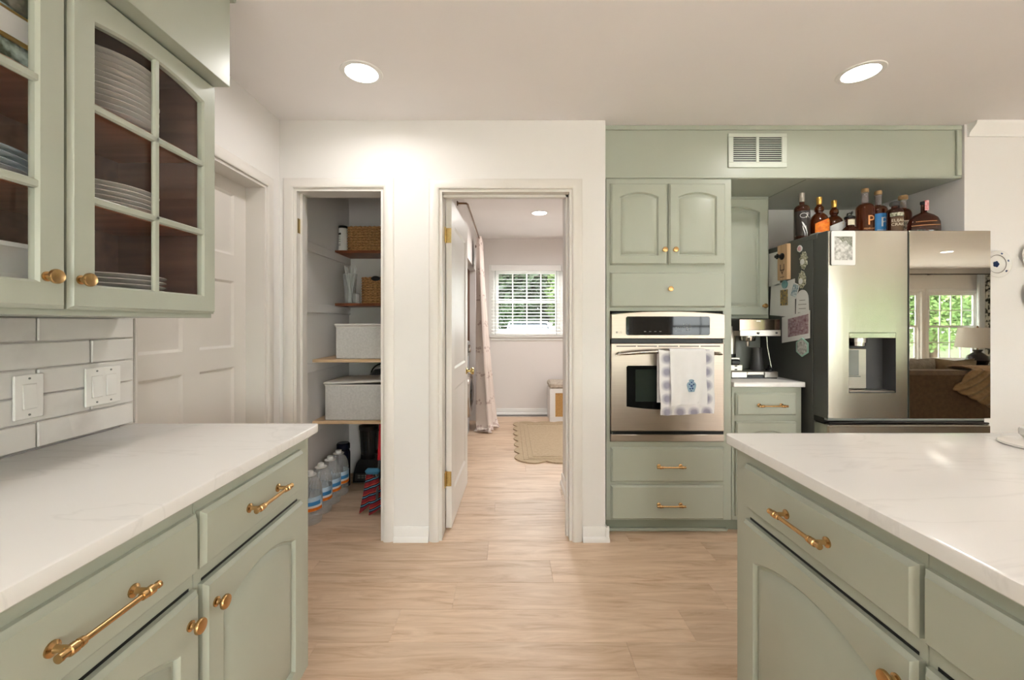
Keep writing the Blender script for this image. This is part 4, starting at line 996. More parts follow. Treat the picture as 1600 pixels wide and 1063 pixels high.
# little magnets
hp_ = [(.0, -.022), (.018, -.012), (.022, .004), (.012, .018), (.002, .022), (-.010, .018), (-.022, .002), (-.018, -.014)]
m1 = side('magnet', [(2.530 + a, 1.716 + b) for a, b in hp_], .004, 'white_plastic', 'small white magnet with pink print below the fridge hinge', 'magnet')
sub('print', [(2.530 + a * .7, 1.716 + b * .7) for a, b in hp_], .0005, 'pink', m1, .004)
def floral(zc, yc, label):
    rnd = random.Random(int(zc * 100)); n = 22
    pts = [(yc + (.030 + .006 * math.sin(k * 2.6) + rnd.uniform(-.003, .003)) * math.cos(2 * PI * k / n), zc + (.050 + .006 * math.sin(k * 2.9) + rnd.uniform(-.003, .003)) * math.sin(2 * PI * k / n)) for k in range(n)]
    m_ = side('magnet', pts, .005, 'floral', label, 'magnet')
    sub('face', disc((yc + .008, zc - .008), .018), .0006, 'paper', m_, .005); return m_
floral(1.640, 2.497, 'leafy green and white magnet under the pink printed magnet')
floral(1.525, 2.510, 'leafy green and white magnet above the arched card')
lt = side('letter', [(2.575, 1.300), (2.822, 1.318), (2.808, 1.515), (2.575, 1.540)], .0008, 'paper', 'large white letter with a small colour picture', 'paper')
sub('picture', rc(2.640, 2.712, 1.378, 1.478), .0004, 'photo_warm', lt, .0008)
side('magnet', disc((2.665, 1.512), .026), .006, 'teal', 'round teal magnet holding the letter', 'magnet', .001)
ac = side('arched_card', [(2.448, 1.265), (2.566, 1.275), (2.560, 1.41)] + [(2.508 + .052 * math.cos(a), 1.41 + .055 * math.sin(a)) for a in [PI * k / 10 for k in range(1, 10)]] + [(2.456, 1.41)], .0008, 'paper', 'white arched invitation card overlapping the letter', 'card', .0014)
tx = MB()
for k, (w_, z) in enumerate(((.05, 1.40), (.07, 1.375), (.06, 1.35), (.075, 1.325), (.05, 1.30))): tx.rings([[(SX - .0029, y, zz) for y, zz in rc(2.508 - w_ / 2, 2.508 + w_ / 2, z, z + .003)], [(SX - .0031, y, zz) for y, zz in rc(2.508 - w_ / 2, 2.508 + w_ / 2, z, z + .003)]])
part('faint_print', tx, 'ink_grey', ac, kind='stuff')
pc = side('postcard', rot(rc(2.542, 2.602, 1.420, 1.510), (2.572, 1.465), .38), .0008, 'paper', 'tilted blue picture postcard between letter and arched card', 'card', .0032)
sub('picture', rot(rc(2.547, 2.597, 1.427, 1.503), (2.572, 1.465), .38), .0004, 'photo_blue', pc, .0040)
ph = side('photograph', rot(rc(2.440, 2.690, 1.155, 1.320), (2.565, 1.237), -.0), .0008, 'paper', 'white bordered group photograph below the arched card', 'photo', .0046)
for v_ in ph.data.vertices: v_.co.z += (v_.co.y) * -.16
sp_ = sub('picture', [(y, z - (y - 2.565) * .16) for y, z in rc(2.452, 2.632, 1.185, 1.300)], .0004, 'photo_crowd', ph, .0054)
hx = [(2.500 + .058 * math.sin(k * PI / 3), 1.118 + .058 * math.cos(k * PI / 3)) for k in range(6)]
hm = side('magnet', hx, .005, 'mint', 'mint hexagon frame magnet at the photograph corner', 'magnet', .0058)
sub('picture', [(2.500 + (y - 2.5) * .84, 1.118 + (z - 1.118) * .84) for y, z in hx], .0006, 'photo_bw', hm, .0108)
# framed picture card on the left door
pcx = thing('photo_magnet', 'white marbled photo magnet on the steel fridge door', 'photo', (1.855, FY, 1.584))
part('frame', MB().prism(rrect(1.790, 1.922, 1.584, 1.774, .008), FY - .0105, FY - .0065), 'paper', pcx)
part('picture', MB().prism(rrect(1.806, 1.906, 1.612, 1.744, .002), FY - .0109, FY - .0105), 'photo_bw', pcx)
part('picture_foliage', MB().prism([(1.81, 1.742), (1.904, 1.742), (1.904, 1.685), (1.885, 1.70), (1.87, 1.722), (1.85, 1.712), (1.835, 1.73)], FY - .0112, FY - .0109), 'foliage_photo', pcx)

# ================================================================== BOTTLES ON THE FRIDGE
BZ = FZ
def bottle_root(label, x, y, z=None, rz=0.0): return thing('whiskey_bottle', label, 'bottle', (x, y, (BZ if z is None else z)), rz, 'bottles on top of the fridge')
def shoulder(r, hb, hs, rn, hn, n=7):
    pr = [(0.0, .004), (r * .8, .002), (r - .003, .0), (r, .004), (r, hb)]
    for k in range(1, n): a = PI / 2 * k / n; pr.append((rn + (r - rn) * math.cos(a), hb + (hs - hb) * math.sin(a)))
    return pr + [(rn, hs), (rn, hn), (0, hn)]
# 1 engraved tall bottle
b = bottle_root('tall bottle with engraved script and bird, grey capsule', 1.821, 2.580, None, -.28)
part('glass', MB().lathe(shoulder(.0425, .185, .215, .0135, .245), None, 32), 'amber_dark', b, local=True)
part('dark_panel', cyl_patch(MB(), .0427, .02, .172, -1.35, 1.35, n=20), 'label_dark', b, local=True)
part('capsule', MB().lathe([(.0145, .235), (.0155, .24), (.0155, .286), (.014, .29), (0, .29)], None, 20), 'grey_cap', b, local=True)
def cyl_curve(pts, r): return [(r * math.sin(x / r), -r * math.cos(x / r), z) for x, z in pts]
en = MB()
en.tube(cyl_curve([(-.005 + .020 * math.cos(a) * (1 - a * .03), .142 + .014 * math.sin(a)) for a in [0.3 + .35 * k for k in range(17)]], .0436), .0010, 6)
en.tube(cyl_curve([(.012, .160), (.016, .150), (.014, .138), (.010, .126)], .0436), .0010, 6)
en.tube(cyl_curve([(.014, .156), (.024, .160), (.026, .150), (.016, .144), (.022, .134), (.030, .128)], .0436), .0010, 6)
part('engraved_script', en, 'ink_white', b, local=True)
bd = MB()
for (a, z, l, t) in ((-.014, .085, .045, .95), (-.008, .080, .05, 1.1), (-.002, .07, .05, 1.25), (.006, .06, .04, 1.4), (-.010, .060, .035, 1.2)):
    bd.tube(cyl_curve([(a, z + .02), (a + l * .3 * math.cos(t), z), (a + l * .6 * math.cos(t) + .004, z - .025), (a + l * math.cos(t), z - .045)], .0436), [.001, .0026, .002, .0006], 6)
part('engraved_bird', bd, 'ink_white', b, local=True, label='white engraved bird wing')
# 2,3 pot-bellied bottles
def pot_bottle(label, x, y, lm, txt, rz):
    b = bottle_root(label, x, y, None, rz)
    pr = [(0, .004), (.046, 0), (.051, .004), (.052, .085), (.050, .115), (.041, .142), (.027, .158), (.018, .164), (.0185, .170), (.0235, .176), (.025, .186), (.0235, .198), (.017, .206), (.0125, .214), (.0125, .225), (0, .225)]
    part('glass', MB().lathe(pr, None, 32), 'amber', b, local=True)
    part('foil_cap', MB().lathe([(.0125, .216), (.0140, .218), (.0150, .245), (.0150, .2585), (.014, .262), (0, .262)], None, 20), 'gold_foil', b, local=True)
    tp = lambda f_: .092 + .030 * min(1, f_ * 1.15) - (.012 * max(0, (f_ - .86) / .14) if f_ > .86 else 0)
    part('label', cyl_patch(MB(), .0522, .02, .12, -.75, .95, n=18, top=tp), lm, b, local=True)
    part('seal', MB().lathe([(.006, 0), (.006, .0006)], RZ(.62) @ T(0, -.0527, .105) @ OUT, 14), 'gold_foil' if lm == 'orange' else 'paper_cream', b, local=True)
    return b
pot_bottle('round shouldered bottle with slanted orange label and gold cap', 1.925, 2.575, 'orange', None, -.28)
pot_bottle('round shouldered bottle with slanted white label and gold cap', 2.068, 2.640, 'paper', None, -.28)
# 4 squat dark decanter with topper
b = bottle_root('squat dark decanter with paper tag and ornate stopper', 2.079, 2.533)
part('glass', MB().lathe([(0, .003), (.040, 0), (.046, .004), (.048, .03), (.046, .045), (.036, .060), (.024, .070), (.022, .110), (.025, .114), (.025, .118), (0, .118)], None, 8), 'amber_dark', b, local=True)
part('stopper', MB().lathe([(.026, .118), (.028, .121), (.027, .130), (.016, .137), (0, .139)], None, 20).tube([(-.018, 0, .138), (-.010, 0, .150), (0, 0, .154), (.012, 0, .150), (.020, 0, .156)], .003, 6).tube([(-.012, 0, .137), (-.014, 0, .152)], .0025, 6).tube([(.010, 0, .137), (.012, 0, .160), (.020, 0, .164)], .0028, 6), 'black', b, local=True)
part('label', cyl_patch(MB(), .0228, .078, .110, -1.0, 1.0, n=10, th=.002), 'paper_cream', b, local=True)
# 5,6 tall bottles with a P
def p_bottle(label, x, y, lm, im, rz):
    b = bottle_root(label, x, y, None, rz)
    part('glass', MB().lathe(shoulder(.047, .185, .222, .0165, .282), None, 32), 'amber', b, local=True)
    part('clear_neck', MB().lathe([(.0168, .226), (.0168, .284), (.019, .286), (.019, .290), (0, .290)], None, 20), 'clear_glass', b, local=True)
    part('stopper', MB().lathe([(.0185, .2905), (.0195, .293), (.0195, .310), (.017, .315), (0, .315)], None, 20), 'cork', b, local=True)
    if lm: part('label', cyl_patch(MB(), .0472, .03, .165, -.85, .85, n=16), lm, b, local=True)
    part('letter', text_on_cyl(MB(), 'P', .085, .0484, .108, .22), im, b, local=True, smooth=0, recalc=False)
    part('lettering', text_on_cyl(MB(), 'PENELOPE', .0135, .0484, .060, .1), im, b, local=True, smooth=0, recalc=False)
    return b
p_bottle('tall bottle with a copper letter P and cork stopper', 2.209, 2.575, None, 'copper', -.28)
p_bottle('tall bottle with a blue label and white letter P', 2.330, 2.620, 'label_blue', 'ink_white', -.28)
# 7 small red bottle
b = bottle_root('small red glass bottle behind the brown label bottle', 2.427, 2.660)
part('glass', MB().lathe([(0, .002), (.024, 0), (.027, .004), (.027, .09), (.022, .112), (.012, .122), (.012, .135), (0, .135)], None, 24), 'red_glass', b, local=True)
part('stopper', MB().lathe([(.013, .1352), (.013, .150), (0, .152)], None, 16), 'black', b, local=True)
# 8 stout bottle with brown label lettering
b = bottle_root('stout bottle with pale lettering and green neck band', 2.342, 2.520, None, -.28)
part('glass', MB().lathe(shoulder(.040, .150, .178, .017, .190), None, 32), 'amber_dark', b, local=True)
part('stopper', MB().lathe([(.0175, .1905), (.024, .193), (.026, .205), (.022, .216), (.010, .222), (0, .222)], None, 20), 'smoke', b, local=True)
part('label', cyl_patch(MB(), .0402, .02, .120, -.9, .9, n=16), 'label_brown', b, local=True)
part('neck_band', cyl_patch(MB(), .0404, .124, .146, -1.0, 1.0, n=16), 'floral', b, local=True)
part('lettering', text_on_cyl(text_on_cyl(MB(), 'ELIJAH', .024, .0414, .098, 0), 'CRAIG', .024, .0414, .074, 0), 'paper_cream', b, local=True, smooth=0, recalc=False)
# 9 tall bottle with white label at the back
b = bottle_root('tall bottle with a white block lettered label', 2.534, 2.670, None, -.28)
part('glass', MB().lathe(shoulder(.043, .175, .215, .0175, .262), None, 32), 'amber', b, local=True)
part('clear_neck', MB().lathe([(.0178, .22), (.0178, .266), (.0195, .268), (.0195, .273), (0, .273)], None, 20), 'clear_glass', b, local=True)
part('stopper', MB().lathe([(.0200, .2735), (.025, .278), (.025, .296), (.021, .302), (0, .302)], None, 20), 'cork', b, local=True)
part('label', cyl_patch(MB(), .0432, .03, .135, -.8, .8, n=14), 'paper_cream', b, local=True)
part('lettering', text_on_cyl(text_on_cyl(MB(), 'BOS', .028, .0445, .115, 0), 'WEL', .028, .0445, .086, 0), 'ink_dark', b, local=True, smooth=0, recalc=False)
# 10 broad flask
b = bottle_root('broad low flask with a red paper stamp over its neck', 2.528, 2.530, None, -.35)
part('glass', MB().lathe([(0, .004), (.070, 0), (.079, .006), (.081, .06), (.079, .095), (.068, .122), (.048, .140), (.024, .152), (.015, .158), (.0145, .205), (0, .205)], None, 40, sy=.42), 'amber_dark', b, local=True)
part('stopper', MB().lathe([(.0165, .2055), (.0175, .208), (.0175, .222), (0, .224)], None, 18), 'label_dark', b, local=True)
part('stamp', MB().box(-.003, .016, -.0172, -.0162, .165, .205).box(-.003, .016, -.0192, -.0182, .205, .2245).box(-.003, .016, -.0192, .006, .2245, .2255), 'stamp', b, local=True)
lnm = MB()
for (z, wdt, n_) in ((.095, .10, 14), (.072, .135, 20)):
    for k in range(n_):
        x = -wdt / 2 + wdt * k / n_; yy = -.081 * .42 * math.sqrt(max(0, 1 - (x / .082) ** 2)) - .0012
        lnm.box(x, x + wdt / n_ * .7, yy - .0004, yy, z, z + .0035)
part('fine_print', lnm, 'copper', b, local=True, kind='stuff')

# ================================================================== PLATES ON THE WALL
def wall_plate(x, z, r, label, style):
    t = thing('wall_plate', label, 'plate', (x, YR - .001, z - r))
    X = T(0, 0, r) @ OUT
    part('dish', MB().lathe([(0, .004), (r * .55, .004), (r * .66, .010), (r * .98, .018), (r, .020), (r * .98, .021), (r * .66, .014), (r * .55, .009), (0, .009)], X, 40), 'porcelain', t, local=True)
    if style == 0:
        part('blue_ring', MB().lathe([(r * .64, .0135), (r * .68, .0152), (r * .68, .0158), (r * .64, .0142)], X, 40, cap=False), 'ink_grey', t, local=True)
        fl_ = MB()
        for k in range(5):
            a = k * 1.26; fl_.lathe([(r * .12, .0091), (r * .12, .0098), (0, .0098)], X @ T(r * .12 * math.cos(a), r * .12 * math.sin(a), 0), 10)
        part('centre_flower', fl_, 'blue', t, local=True)
        for a in (.3, 1.2, 2.4, 3.9, 5.6): part('rim_flower', MB().lathe([(r * .08, .0172), (r * .08, .0185), (0, .0185)], X @ T(r * .83 * math.cos(a), r * .83 * math.sin(a), 0), 8), 'blue', t, local=True)
    else:
        part('blue_band', MB().lathe([(r * .60, .0125), (r * .92, .0180), (r * .92, .0188), (r * .60, .0133)], X, 40, cap=False), 'blue', t, local=True)
        part('centre_flower', MB().lathe([(r * .35, .0091), (r * .35, .0098), (0, .0098)], X, 16), 'blue', t, local=True)
    return t
wall_plate(2.876, 1.611, .080, 'white plate with blue flower sprigs hung beside the fridge', 0)
wall_plate(3.105, 1.660, .088, 'blue banded white plate hung right of the sprigged plate', 1)
wall_plate(3.115, 1.430, .088, 'blue banded white plate hung lowest on the wall', 1)

# items on the island
tr = one('round_tray', MB().lathe([(0, 0), (.088, 0), (.092, .003), (.090, .008), (.080, .010), (0, .010)], T(1.508, 1.165, .9142), 40), 'porcelain_grey', 'thin round grey white tray on the island top', 'tray')
one('small_dish', MB().lathe([(0, 0), (.020, 0), (.027, .008), (.028, .02), (.026, .026), (.0, .029)], T(1.545, 1.225, .9246), 24), 'porcelain', 'small domed white dish standing on the round tray', 'dish')

# ================================================================== CONTENTS OF THE GLASS CABINET
def plate(label, x, y, z, r, m, group):
    mb = MB().lathe([(0, 0), (r * .55, 0), (r * .60, .002), (r * .97, .012), (r, .0135), (r * .985, .0155), (r * .62, .0065), (r * .55, .004), (0, .004)], T(x, y, z), 48)
    return one('dinner_plate', mb, m, label, 'plate', group)
ORD = ['lowest', 'second', 'third', 'fourth', 'fifth', 'sixth', 'seventh', 'eighth', 'ninth', 'tenth']
def stack(n, x, y, z, r, m, pitch, label, group):
    """label: '<kind of plate> ... of the <which> stack'"""
    p = plate('lowest ' + label, x, y, z, r, m, group)
    for k in range(1, n):
        q = p.copy(); col.objects.link(q); q.location = (p.location[0] + random.uniform(-.002, .002), p.location[1] + random.uniform(-.002, .002), z + k * pitch)
        q['label'] = ('topmost ' + label) if k == n - 1 else (ORD[k] + ' from bottom, ' + label)
SZ = [s + UZ0 + .0182 for s in SH]; ZB0 = UZ0 + .0212
stack(11, -1.150, 1.165, SZ[0], .132, 'porcelain_grey', .0155, 'grey white plate of the tall stack, top cabinet shelf', 'plates in the tall stack')
stack(5, -1.150, 1.165, SZ[1], .132, 'porcelain_grey', .0125, 'grey white plate of the stack on the middle cabinet shelf', 'plates in the middle stack')
stack(7, -1.150, 1.195, ZB0, .132, 'porcelain_grey', .0135, 'grey white plate of the stack on the cabinet floor', 'plates on the cabinet floor')
stack(4, -1.150, .835, SZ[1], .132, 'porcelain_blue', .0135, 'blue grey plate of the stack under the botanical box', 'blue grey plates')
fb = thing('keepsake_box', 'botanical printed box with a white label holder', 'box', (-1.15, .80, SZ[0]))
part('box', MB().box(-1.262, -1.036, .62, .985, SZ[0], SZ[0] + .150, .003), mat('botanical_print', (190, 208, 200), 0.6, rgb2=(56, 74, 48), scale=16, contrast=(0.44, 0.56)), fb)
part('lid', MB().box(-1.264, -1.034, .618, .987, SZ[0] + .110, SZ[0] + .152, .003), mat('botanical_lid_print', (176, 170, 150), 0.6, rgb2=(60, 66, 48), scale=14, contrast=(0.44, 0.56)), fb)
lh = part('label_holder', MB().box(-1.036, -1.031, .71, .925, SZ[0] + .040, SZ[0] + .106, .002), 'gold_foil', fb)
part('label_card', MB().box(-1.0312, -1.0300, .722, .913, SZ[0] + .049, SZ[0] + .098), 'paper', lh)
part('printed_fruit', MB().lathe([(.018, 0), (.018, .0006), (0, .0006)], T(-1.036, .955, SZ[0] + .030) @ RY(PI / 2), 18), 'orange', fb)
def dish(label, y, z, h):
    r = .10
    mb = MB().rings([[( -1.15 + sx * (.105 - d), y + sy * (.14 - d), zz) for sx, sy in ((-1, -1), (1, -1), (1, 1), (-1, 1))] for d, zz in ((.016, z), (.004, z + h * .8), (0, z + h * .86), (0, z + h), (.006, z + h), (.010, z + h * .82), (.022, z + .006))])
    return one('casserole_dish', mb, 'porcelain', label, 'dish')
dish('white rectangular dish at the bottom of the cabinet', .845, ZB0, .066)
dish('white rectangular dish stacked on another one', .845, ZB0 + .0662, .066)
one('dark_sheet', MB().rings([[(-1.285 + o * .05 + dx, .845 + a, ZB0 + b) for a, b in ((-.13, 0), (.13, 0), (.13, .19), (.10, .215), (-.10, .215), (-.13, .19))] for o, dx in ((0, 0), (0, .010))]), 'label_dark', 'flat dark sheet standing upright against the cabinet back', 'tray')  # flat dark sheet upright behind the stacked dishes

# ================================================================== CLOSET
def shelf(z, y0, m, th=.018):
    return MB().box(CW + .001, CR - .001, y0, CB - .001, z - th, z, .001)
one('closet_shelf', shelf(1.827, 3.214, 'shelf_dark', .02), 'shelf_dark', 'topmost dark wooden closet shelf', 'shelf')
one('closet_shelf', shelf(1.418, 3.214, 'shelf_dark', .02), 'shelf_dark', 'dark wooden closet shelf holding the vase of straws', 'shelf')
one('closet_shelf', shelf(1.015, 2.844, 'shelf_pine', .02), 'shelf_pine', 'pale closet shelf under the upper grey bin', 'shelf')
one('closet_shelf', shelf(.593, 2.844, 'shelf_pine', .02), 'shelf_pine', 'pale closet shelf above the water bottles', 'shelf')
for i, (z, y1) in enumerate(((1.807, 3.49), (1.398, 3.49), (.995, 3.49), (.573, 3.49))):
    struct('trim_%d' % (7 + i), MB().box(CW + .0005, CW + .019, YB + .03, y1, z - .062, z - .001, .002), 'wall', label='white shelf cleat on the closet side wall')

def basket(label, x0, x1, y0, y1, z0, h, rows, handle=None):
    t = thing('woven_basket', label, 'basket', ((x0 + x1) / 2, (y0 + y1) / 2, z0))
    ph = h / rows; rnd = random.Random(rows)
    for k in range(rows):
        z = z0 + ph * (k + .5); pts = []; rad = []; R = .03
        per = rrect(x0 + .008, x1 - .008, y0 + .008, y1 - .008, R, 4)
        n = len(per)
        for i in range(n):
            a, b = Vector(per[i]), Vector(per[(i + 1) % n]); m_ = max(1, int((b - a).length / .018))
            for j in range(m_):
                p = a.lerp(b, j / m_); q = len(pts)
                pts.append((p.x, p.y, z + .0012 * (1 if q % 2 else -1))); rad.append(ph * .5 + (.0016 if q % 2 else -.001) + rnd.uniform(-.0008, .0008))
        part('woven_row', MB().tube(pts, rad, 6, closed=True), 'wicker', t)
    part('lining', MB().box(x0 + .012, x1 - .012, y0 + .012, y1 - .012, z0 + .001, z0 + h * .9), 'label_brown', t)
    if handle:
        part('handle_hole', MB().lathe([(.0, 0), (.035, 0), (.035, .004), (0, .004)], T(handle, y0 - .0005, z0 + h - .012) @ OUT, 20, sy=.55), 'black', t)
    return t
basket('wide woven basket on the topmost closet shelf', -1.260, -.930, 3.235, 3.47, 1.8275, .192, 9)
basket('woven basket with dark hand hole beside the vase of straws', -1.150, -.900, 3.235, 3.47, 1.4185, .205, 10, -1.03)
cn = thing('canister', 'white canister with black lid beside the wide basket', 'canister', (-1.296, 3.268, 1.8275))
part('body', MB().lathe([(0, 0), (.0335, 0), (.0345, .003), (.0345, .178), (0, .178)], None, 28), 'paper', cn, local=True)
part('lid', MB().lathe([(.0355, .1782), (.036, .190), (.034, .197), (0, .198)], None, 28), 'black', cn, local=True)
part('label_block', cyl_patch(MB(), .0347, .125, .140, -.9, -.1, n=6), 'ink_dark', cn, local=True)
lt_ = MB()
for z in (.112, .098, .085, .07, .05, .04): cyl_patch(lt_, .0347, z, z + .004, -.9, -.2, n=5)
part('label_lines', lt_, 'ink_grey', cn, local=True, kind='stuff')
# vase of straws
vz_ = thing('glass_vase', 'tall glass vase on the lower dark shelf', 'vase', (-1.248, 3.285, 1.4185))
part('glass', MB().lathe([(0, 0), (.036, 0), (.040, .006), (.046, .12), (.055, .235), (.053, .235), (.044, .12), (.037, .010), (0, .010)], None, 28), 'clear_glass', vz_, local=True)
rs = random.Random(5)
for k in range(11):
    a = rs.uniform(0, 6.28); r0, r1 = .012, rs.uniform(.02, .052)
    one('paper_straw', MB().tube([(-1.248 + r0 * math.cos(a + 2), 3.285 + r0 * math.sin(a + 2), 1.4285), (-1.248 + r1 * math.cos(a), 3.285 + r1 * .8 * math.sin(a), 1.4285 + rs.uniform(.265, .29))], .0045, 8),
        'paper', 'thin white paper straw standing in the glass vase', 'straw', 'straws in the glass vase')
one('drinking_glass', MB().lathe([(0, 0), (.022, 0), (.025, .004), (.027, .075), (.0255, .075), (.0225, .008), (0, .008)], T(-1.180, 3.205 + .028, 1.4185), 24), 'clear_glass', 'small clear tumbler between vase and basket', 'glass')
# felt bins
def bin_(label, x0, x1, y0, y1, z, h, lift=0.0):
    t = thing('storage_bin', label, 'bin', ((x0 + x1) / 2, (y0 + y1) / 2, z))
    part('body', MB().box(x0, x1, y0, y1, z, z + h, .006), 'felt', t)
    part('rim', MB().box(x0 - .002, x1 + .002, y0 - .002, y1 + .002, z + h - .012, z + h, .003), 'felt_trim', t)
    lid = MB().box(x0 - .008, x1 + .008, y0 - .008, y1 + .008, z + h + .001, z + h + .016, .005)
    lid.v = [(p[0], p[1], p[2] + lift * (p[0] - x0) / (x1 - x0)) for p in lid.v]
    part('lid', lid, 'felt_trim', t)
    return t
bin_('grey felt bin with flat lid on the upper pale shelf', -1.195, -.70, 2.880, 3.25, 1.0155, .228)
bin_('grey felt bin with askew lid on the lower pale shelf', -1.262, -.74, 2.862, 3.20, .5935, .248, .018)
# domed dark pan lid behind the lower bin
pn_ = thing('roasting_pan', 'dark roasting pan with arched handle behind the askew lid', 'pan', (-.99, 3.34, .5935))
part('pan', MB().lathe([(0, 0), (.10, 0), (.12, .02), (.125, .22), (.118, .26), (.08, .30), (0, .315)], None, 28, sy=.95), 'dark_grey', pn_, local=True)
part('handle', MB().tube([(.11 * math.cos(a), 0, .26 + .09 * math.sin(a)) for a in [PI * k / 12 for k in range(13)]], .006, 8), 'black', pn_, local=True)

# water bottles in a row
def water_bottle():
    t = thing('water_bottle', 'large clear water bottle with blue and orange label', 'bottle', (0, 0, 0), 0, 'water bottles on the closet floor')
    pr = [(0, .006), (.050, 0), (.066, .004), (.070, .012), (.0705, .03), (.066, .04), (.0705, .05), (.0705, .068), (.067, .076), (.0705, .086), (.0705, .185), (.069, .205), (.062, .24), (.048, .272), (.030, .292), (.019, .298), (.0175, .312), (0, .312)]
    part('bottle', MB().lathe(pr, None, 28), 'clear_plastic', t, local=True)
    part('cap', MB().lathe([(.0195, .303), (.020, .306), (.020, .322), (.018, .325), (0, .325)], None, 20), 'white_plastic', t, local=True)
    part('carry_ring', MB().lathe([(.020, .300), (.036, .298), (.038, .301), (.036, .303), (.020, .303)], None, 24, cap=False), 'white_plastic', t, local=True)
    lb = part('label', cyl_patch(MB(), .0708, .090, .178, -2.6, 2.6, n=28), mat('bottle_label_print', (200, 222, 236), 0.5, rgb2=(150, 190, 220), scale=20), t, local=True)
    part('label_orange_band', cyl_patch(MB(), .0716, .092, .112, .1, 1.5, n=10), 'orange', lb, local=True)
    part('label_blue_block', cyl_patch(MB(), .0716, .126, .150, .1, 1.2, n=8), 'label_blue', lb, local=True)
    part('label_white_block', cyl_patch(MB(), .0716, .112, .126, .1, 1.5, n=8), 'paper', lb, local=True)
    rb = MB()
    for k in range(10):
        a = -1.5 + k * .34; rb.tube([(.0695 * math.sin(a), -.0695 * math.cos(a), .195), (.0640 * math.sin(a + .2), -.0640 * math.cos(a + .2), .235), (.049 * math.sin(a + .4), -.049 * math.cos(a + .4), .272)], .0018, 5)
    part('ribs', rb, 'clear_plastic', t, local=True, kind='stuff')
    return t
w0 = water_bottle(); lbls = ['water bottle of the row standing next to the closet jamb', 'second water bottle counted from the closet jamb', 'third water bottle counted from the closet jamb', 'water bottle of the row standing next to the blender']
for i, y in enumerate((2.640, 2.790, 2.935, 3.080)):
    o = w0 if i == 0 else dup(w0, (0, 0, 0))
    o.location = (-1.2555, y, 0.0005); o.rotation_euler = (0, 0, .15 + .1 * i); o['label'] = lbls[i]
jg = thing('insulated_jug', 'navy blue insulated jug behind the water bottles', 'jug', (-1.282, 3.235, .0005))
part('body', MB().lathe([(0, 0), (.048, 0), (.052, .004), (.052, .26), (.044, .285), (0, .285)], None, 24), 'navy', jg, local=True)
part('lid', MB().lathe([(.046, .2852), (.050, .29), (.050, .325), (.042, .335), (0, .335)], None, 24), 'navy', jg, local=True)
# blender
bl = thing('blender', 'black countertop blender with tall jar on the closet floor', 'blender', (-1.130, 3.375, .0005))
part('base', MB().rings([[(sx * (.095 - d), sy * (.095 - d * .8), z) for sx, sy in ((-1, -1), (1, -1), (1, 1), (-1, 1))] for d, z in ((.004, 0), (0, .006), (.004, .08), (.022, .15), (.036, .175))]), 'black', bl, local=True)
part('control_panel', MB().rings([[(-.080, -.0955, .020), (.080, -.0955, .020), (.074, -.0925, .075), (-.074, -.0925, .075)], [(-.080, -.098, .020), (.080, -.098, .020), (.074, -.095, .075), (-.074, -.095, .075)]]), 'dark_grey', bl, local=True)
bt = MB()
for i in range(4):
    for j in range(2): bt.box(-.055 + i * .028, -.035 + i * .028, -.0995, -.096, .040 + j * .017, .050 + j * .017)
part('button', bt, 'mid_grey', bl, local=True, kind='stuff')
part('edge_strip', MB().tube([(.092, -.0955, .004), (.088, -.0945, .08)], .005, 8).tube([(-.09, -.0965, .006), (.09, -.0965, .006)], .004, 8), 'steel', bl, local=True)
part('jar', MB().lathe([(.058, .176), (.060, .182), (.072, .40), (.073, .405), (.070, .405), (.056, .186), (0, .186)], None, 28), 'smoke', bl, local=True)
part('jar_collar', MB().lathe([(.062, .175), (.064, .18), (.062, .21), (.058, .212), (.055, .21), (.055, .178)], None, 28), 'black', bl, local=True)
part('blade_shaft', MB().lathe([(.008, .19), (.006, .40), (0, .40)], None, 10).box(-.03, .03, -.004, .004, .20, .206).box(-.025, .025, -.004, .004, .27, .276), 'black', bl, local=True)
part('lid', MB().lathe([(.075, .4055), (.077, .41), (.077, .435), (.05, .445), (.03, .455), (0, .456)], None, 28), 'black', bl, local=True)
part('handle', MB().tube([(.070, -.01, .40), (.105, -.012, .405), (.116, -.012, .385), (.108, -.012, .28), (.064, -.01, .215)], .011, 10), 'black', bl, local=True)
# mop with striped cloth
mp_ = thing('dust_mop', 'red handled dust mop with striped cloth flaps', 'mop', (-.905, 2.745, .0))
part('pole', MB().tube([(-.852, 2.70, .12), (-.868, 2.80, .34)], .009, 8), 'dark_grey', mp_)
part('red_grip', MB().tube([(-.868, 2.80, .34), (-.886, 2.90, .565)], .013, 10), 'red', mp_)
def flap(x0, x1, xb0, xb1, y, zt, zb, sl):
    def fn(u, v): return (x0 + (x1 - x0) * u + ((xb0 - x0) + ((xb1 - xb0) - (x1 - x0)) * u) * v, y + .008 * math.sin(u * 6 + v * 3), zt + (zb + sl * u - zt) * v)
    a = MB().grid(fn, 8, 14); b = len(a.v); f0 = list(a.f)
    a.v += [(p[0], p[1] + .006, p[2]) for p in a.v]; a.f += [tuple(i + b for i in reversed(q)) for q in f0]
    nu, nv = 8, 14
    for i in range(nu): a.f += [(i, i + 1, i + 1 + b, i + b), (nv * 9 + i + 1, nv * 9 + i, nv * 9 + i + b, nv * 9 + i + 1 + b)]
    for j in range(nv): a.f += [(j * 9 + 9, j * 9, j * 9 + b, j * 9 + 9 + b), (j * 9 + 8, j * 9 + 17, j * 9 + 17 + b, j * 9 + 8 + b)]
    return a
part('cloth_flap', flap(-.935, -.895, -.985, -.905, 2.745, .275, .004, .06), 'stripe', mp_)
part('cloth_flap', flap(-.900, -.850, -.915, -.825, 2.728, .255, .001, .05), 'stripe', mp_)
part('binding', MB().box(-.942, -.845, 2.722, 2.766, .268, .305, .014), mat('blue_binding', (60, 112, 140), .9), mp_, label='blue fabric binding')

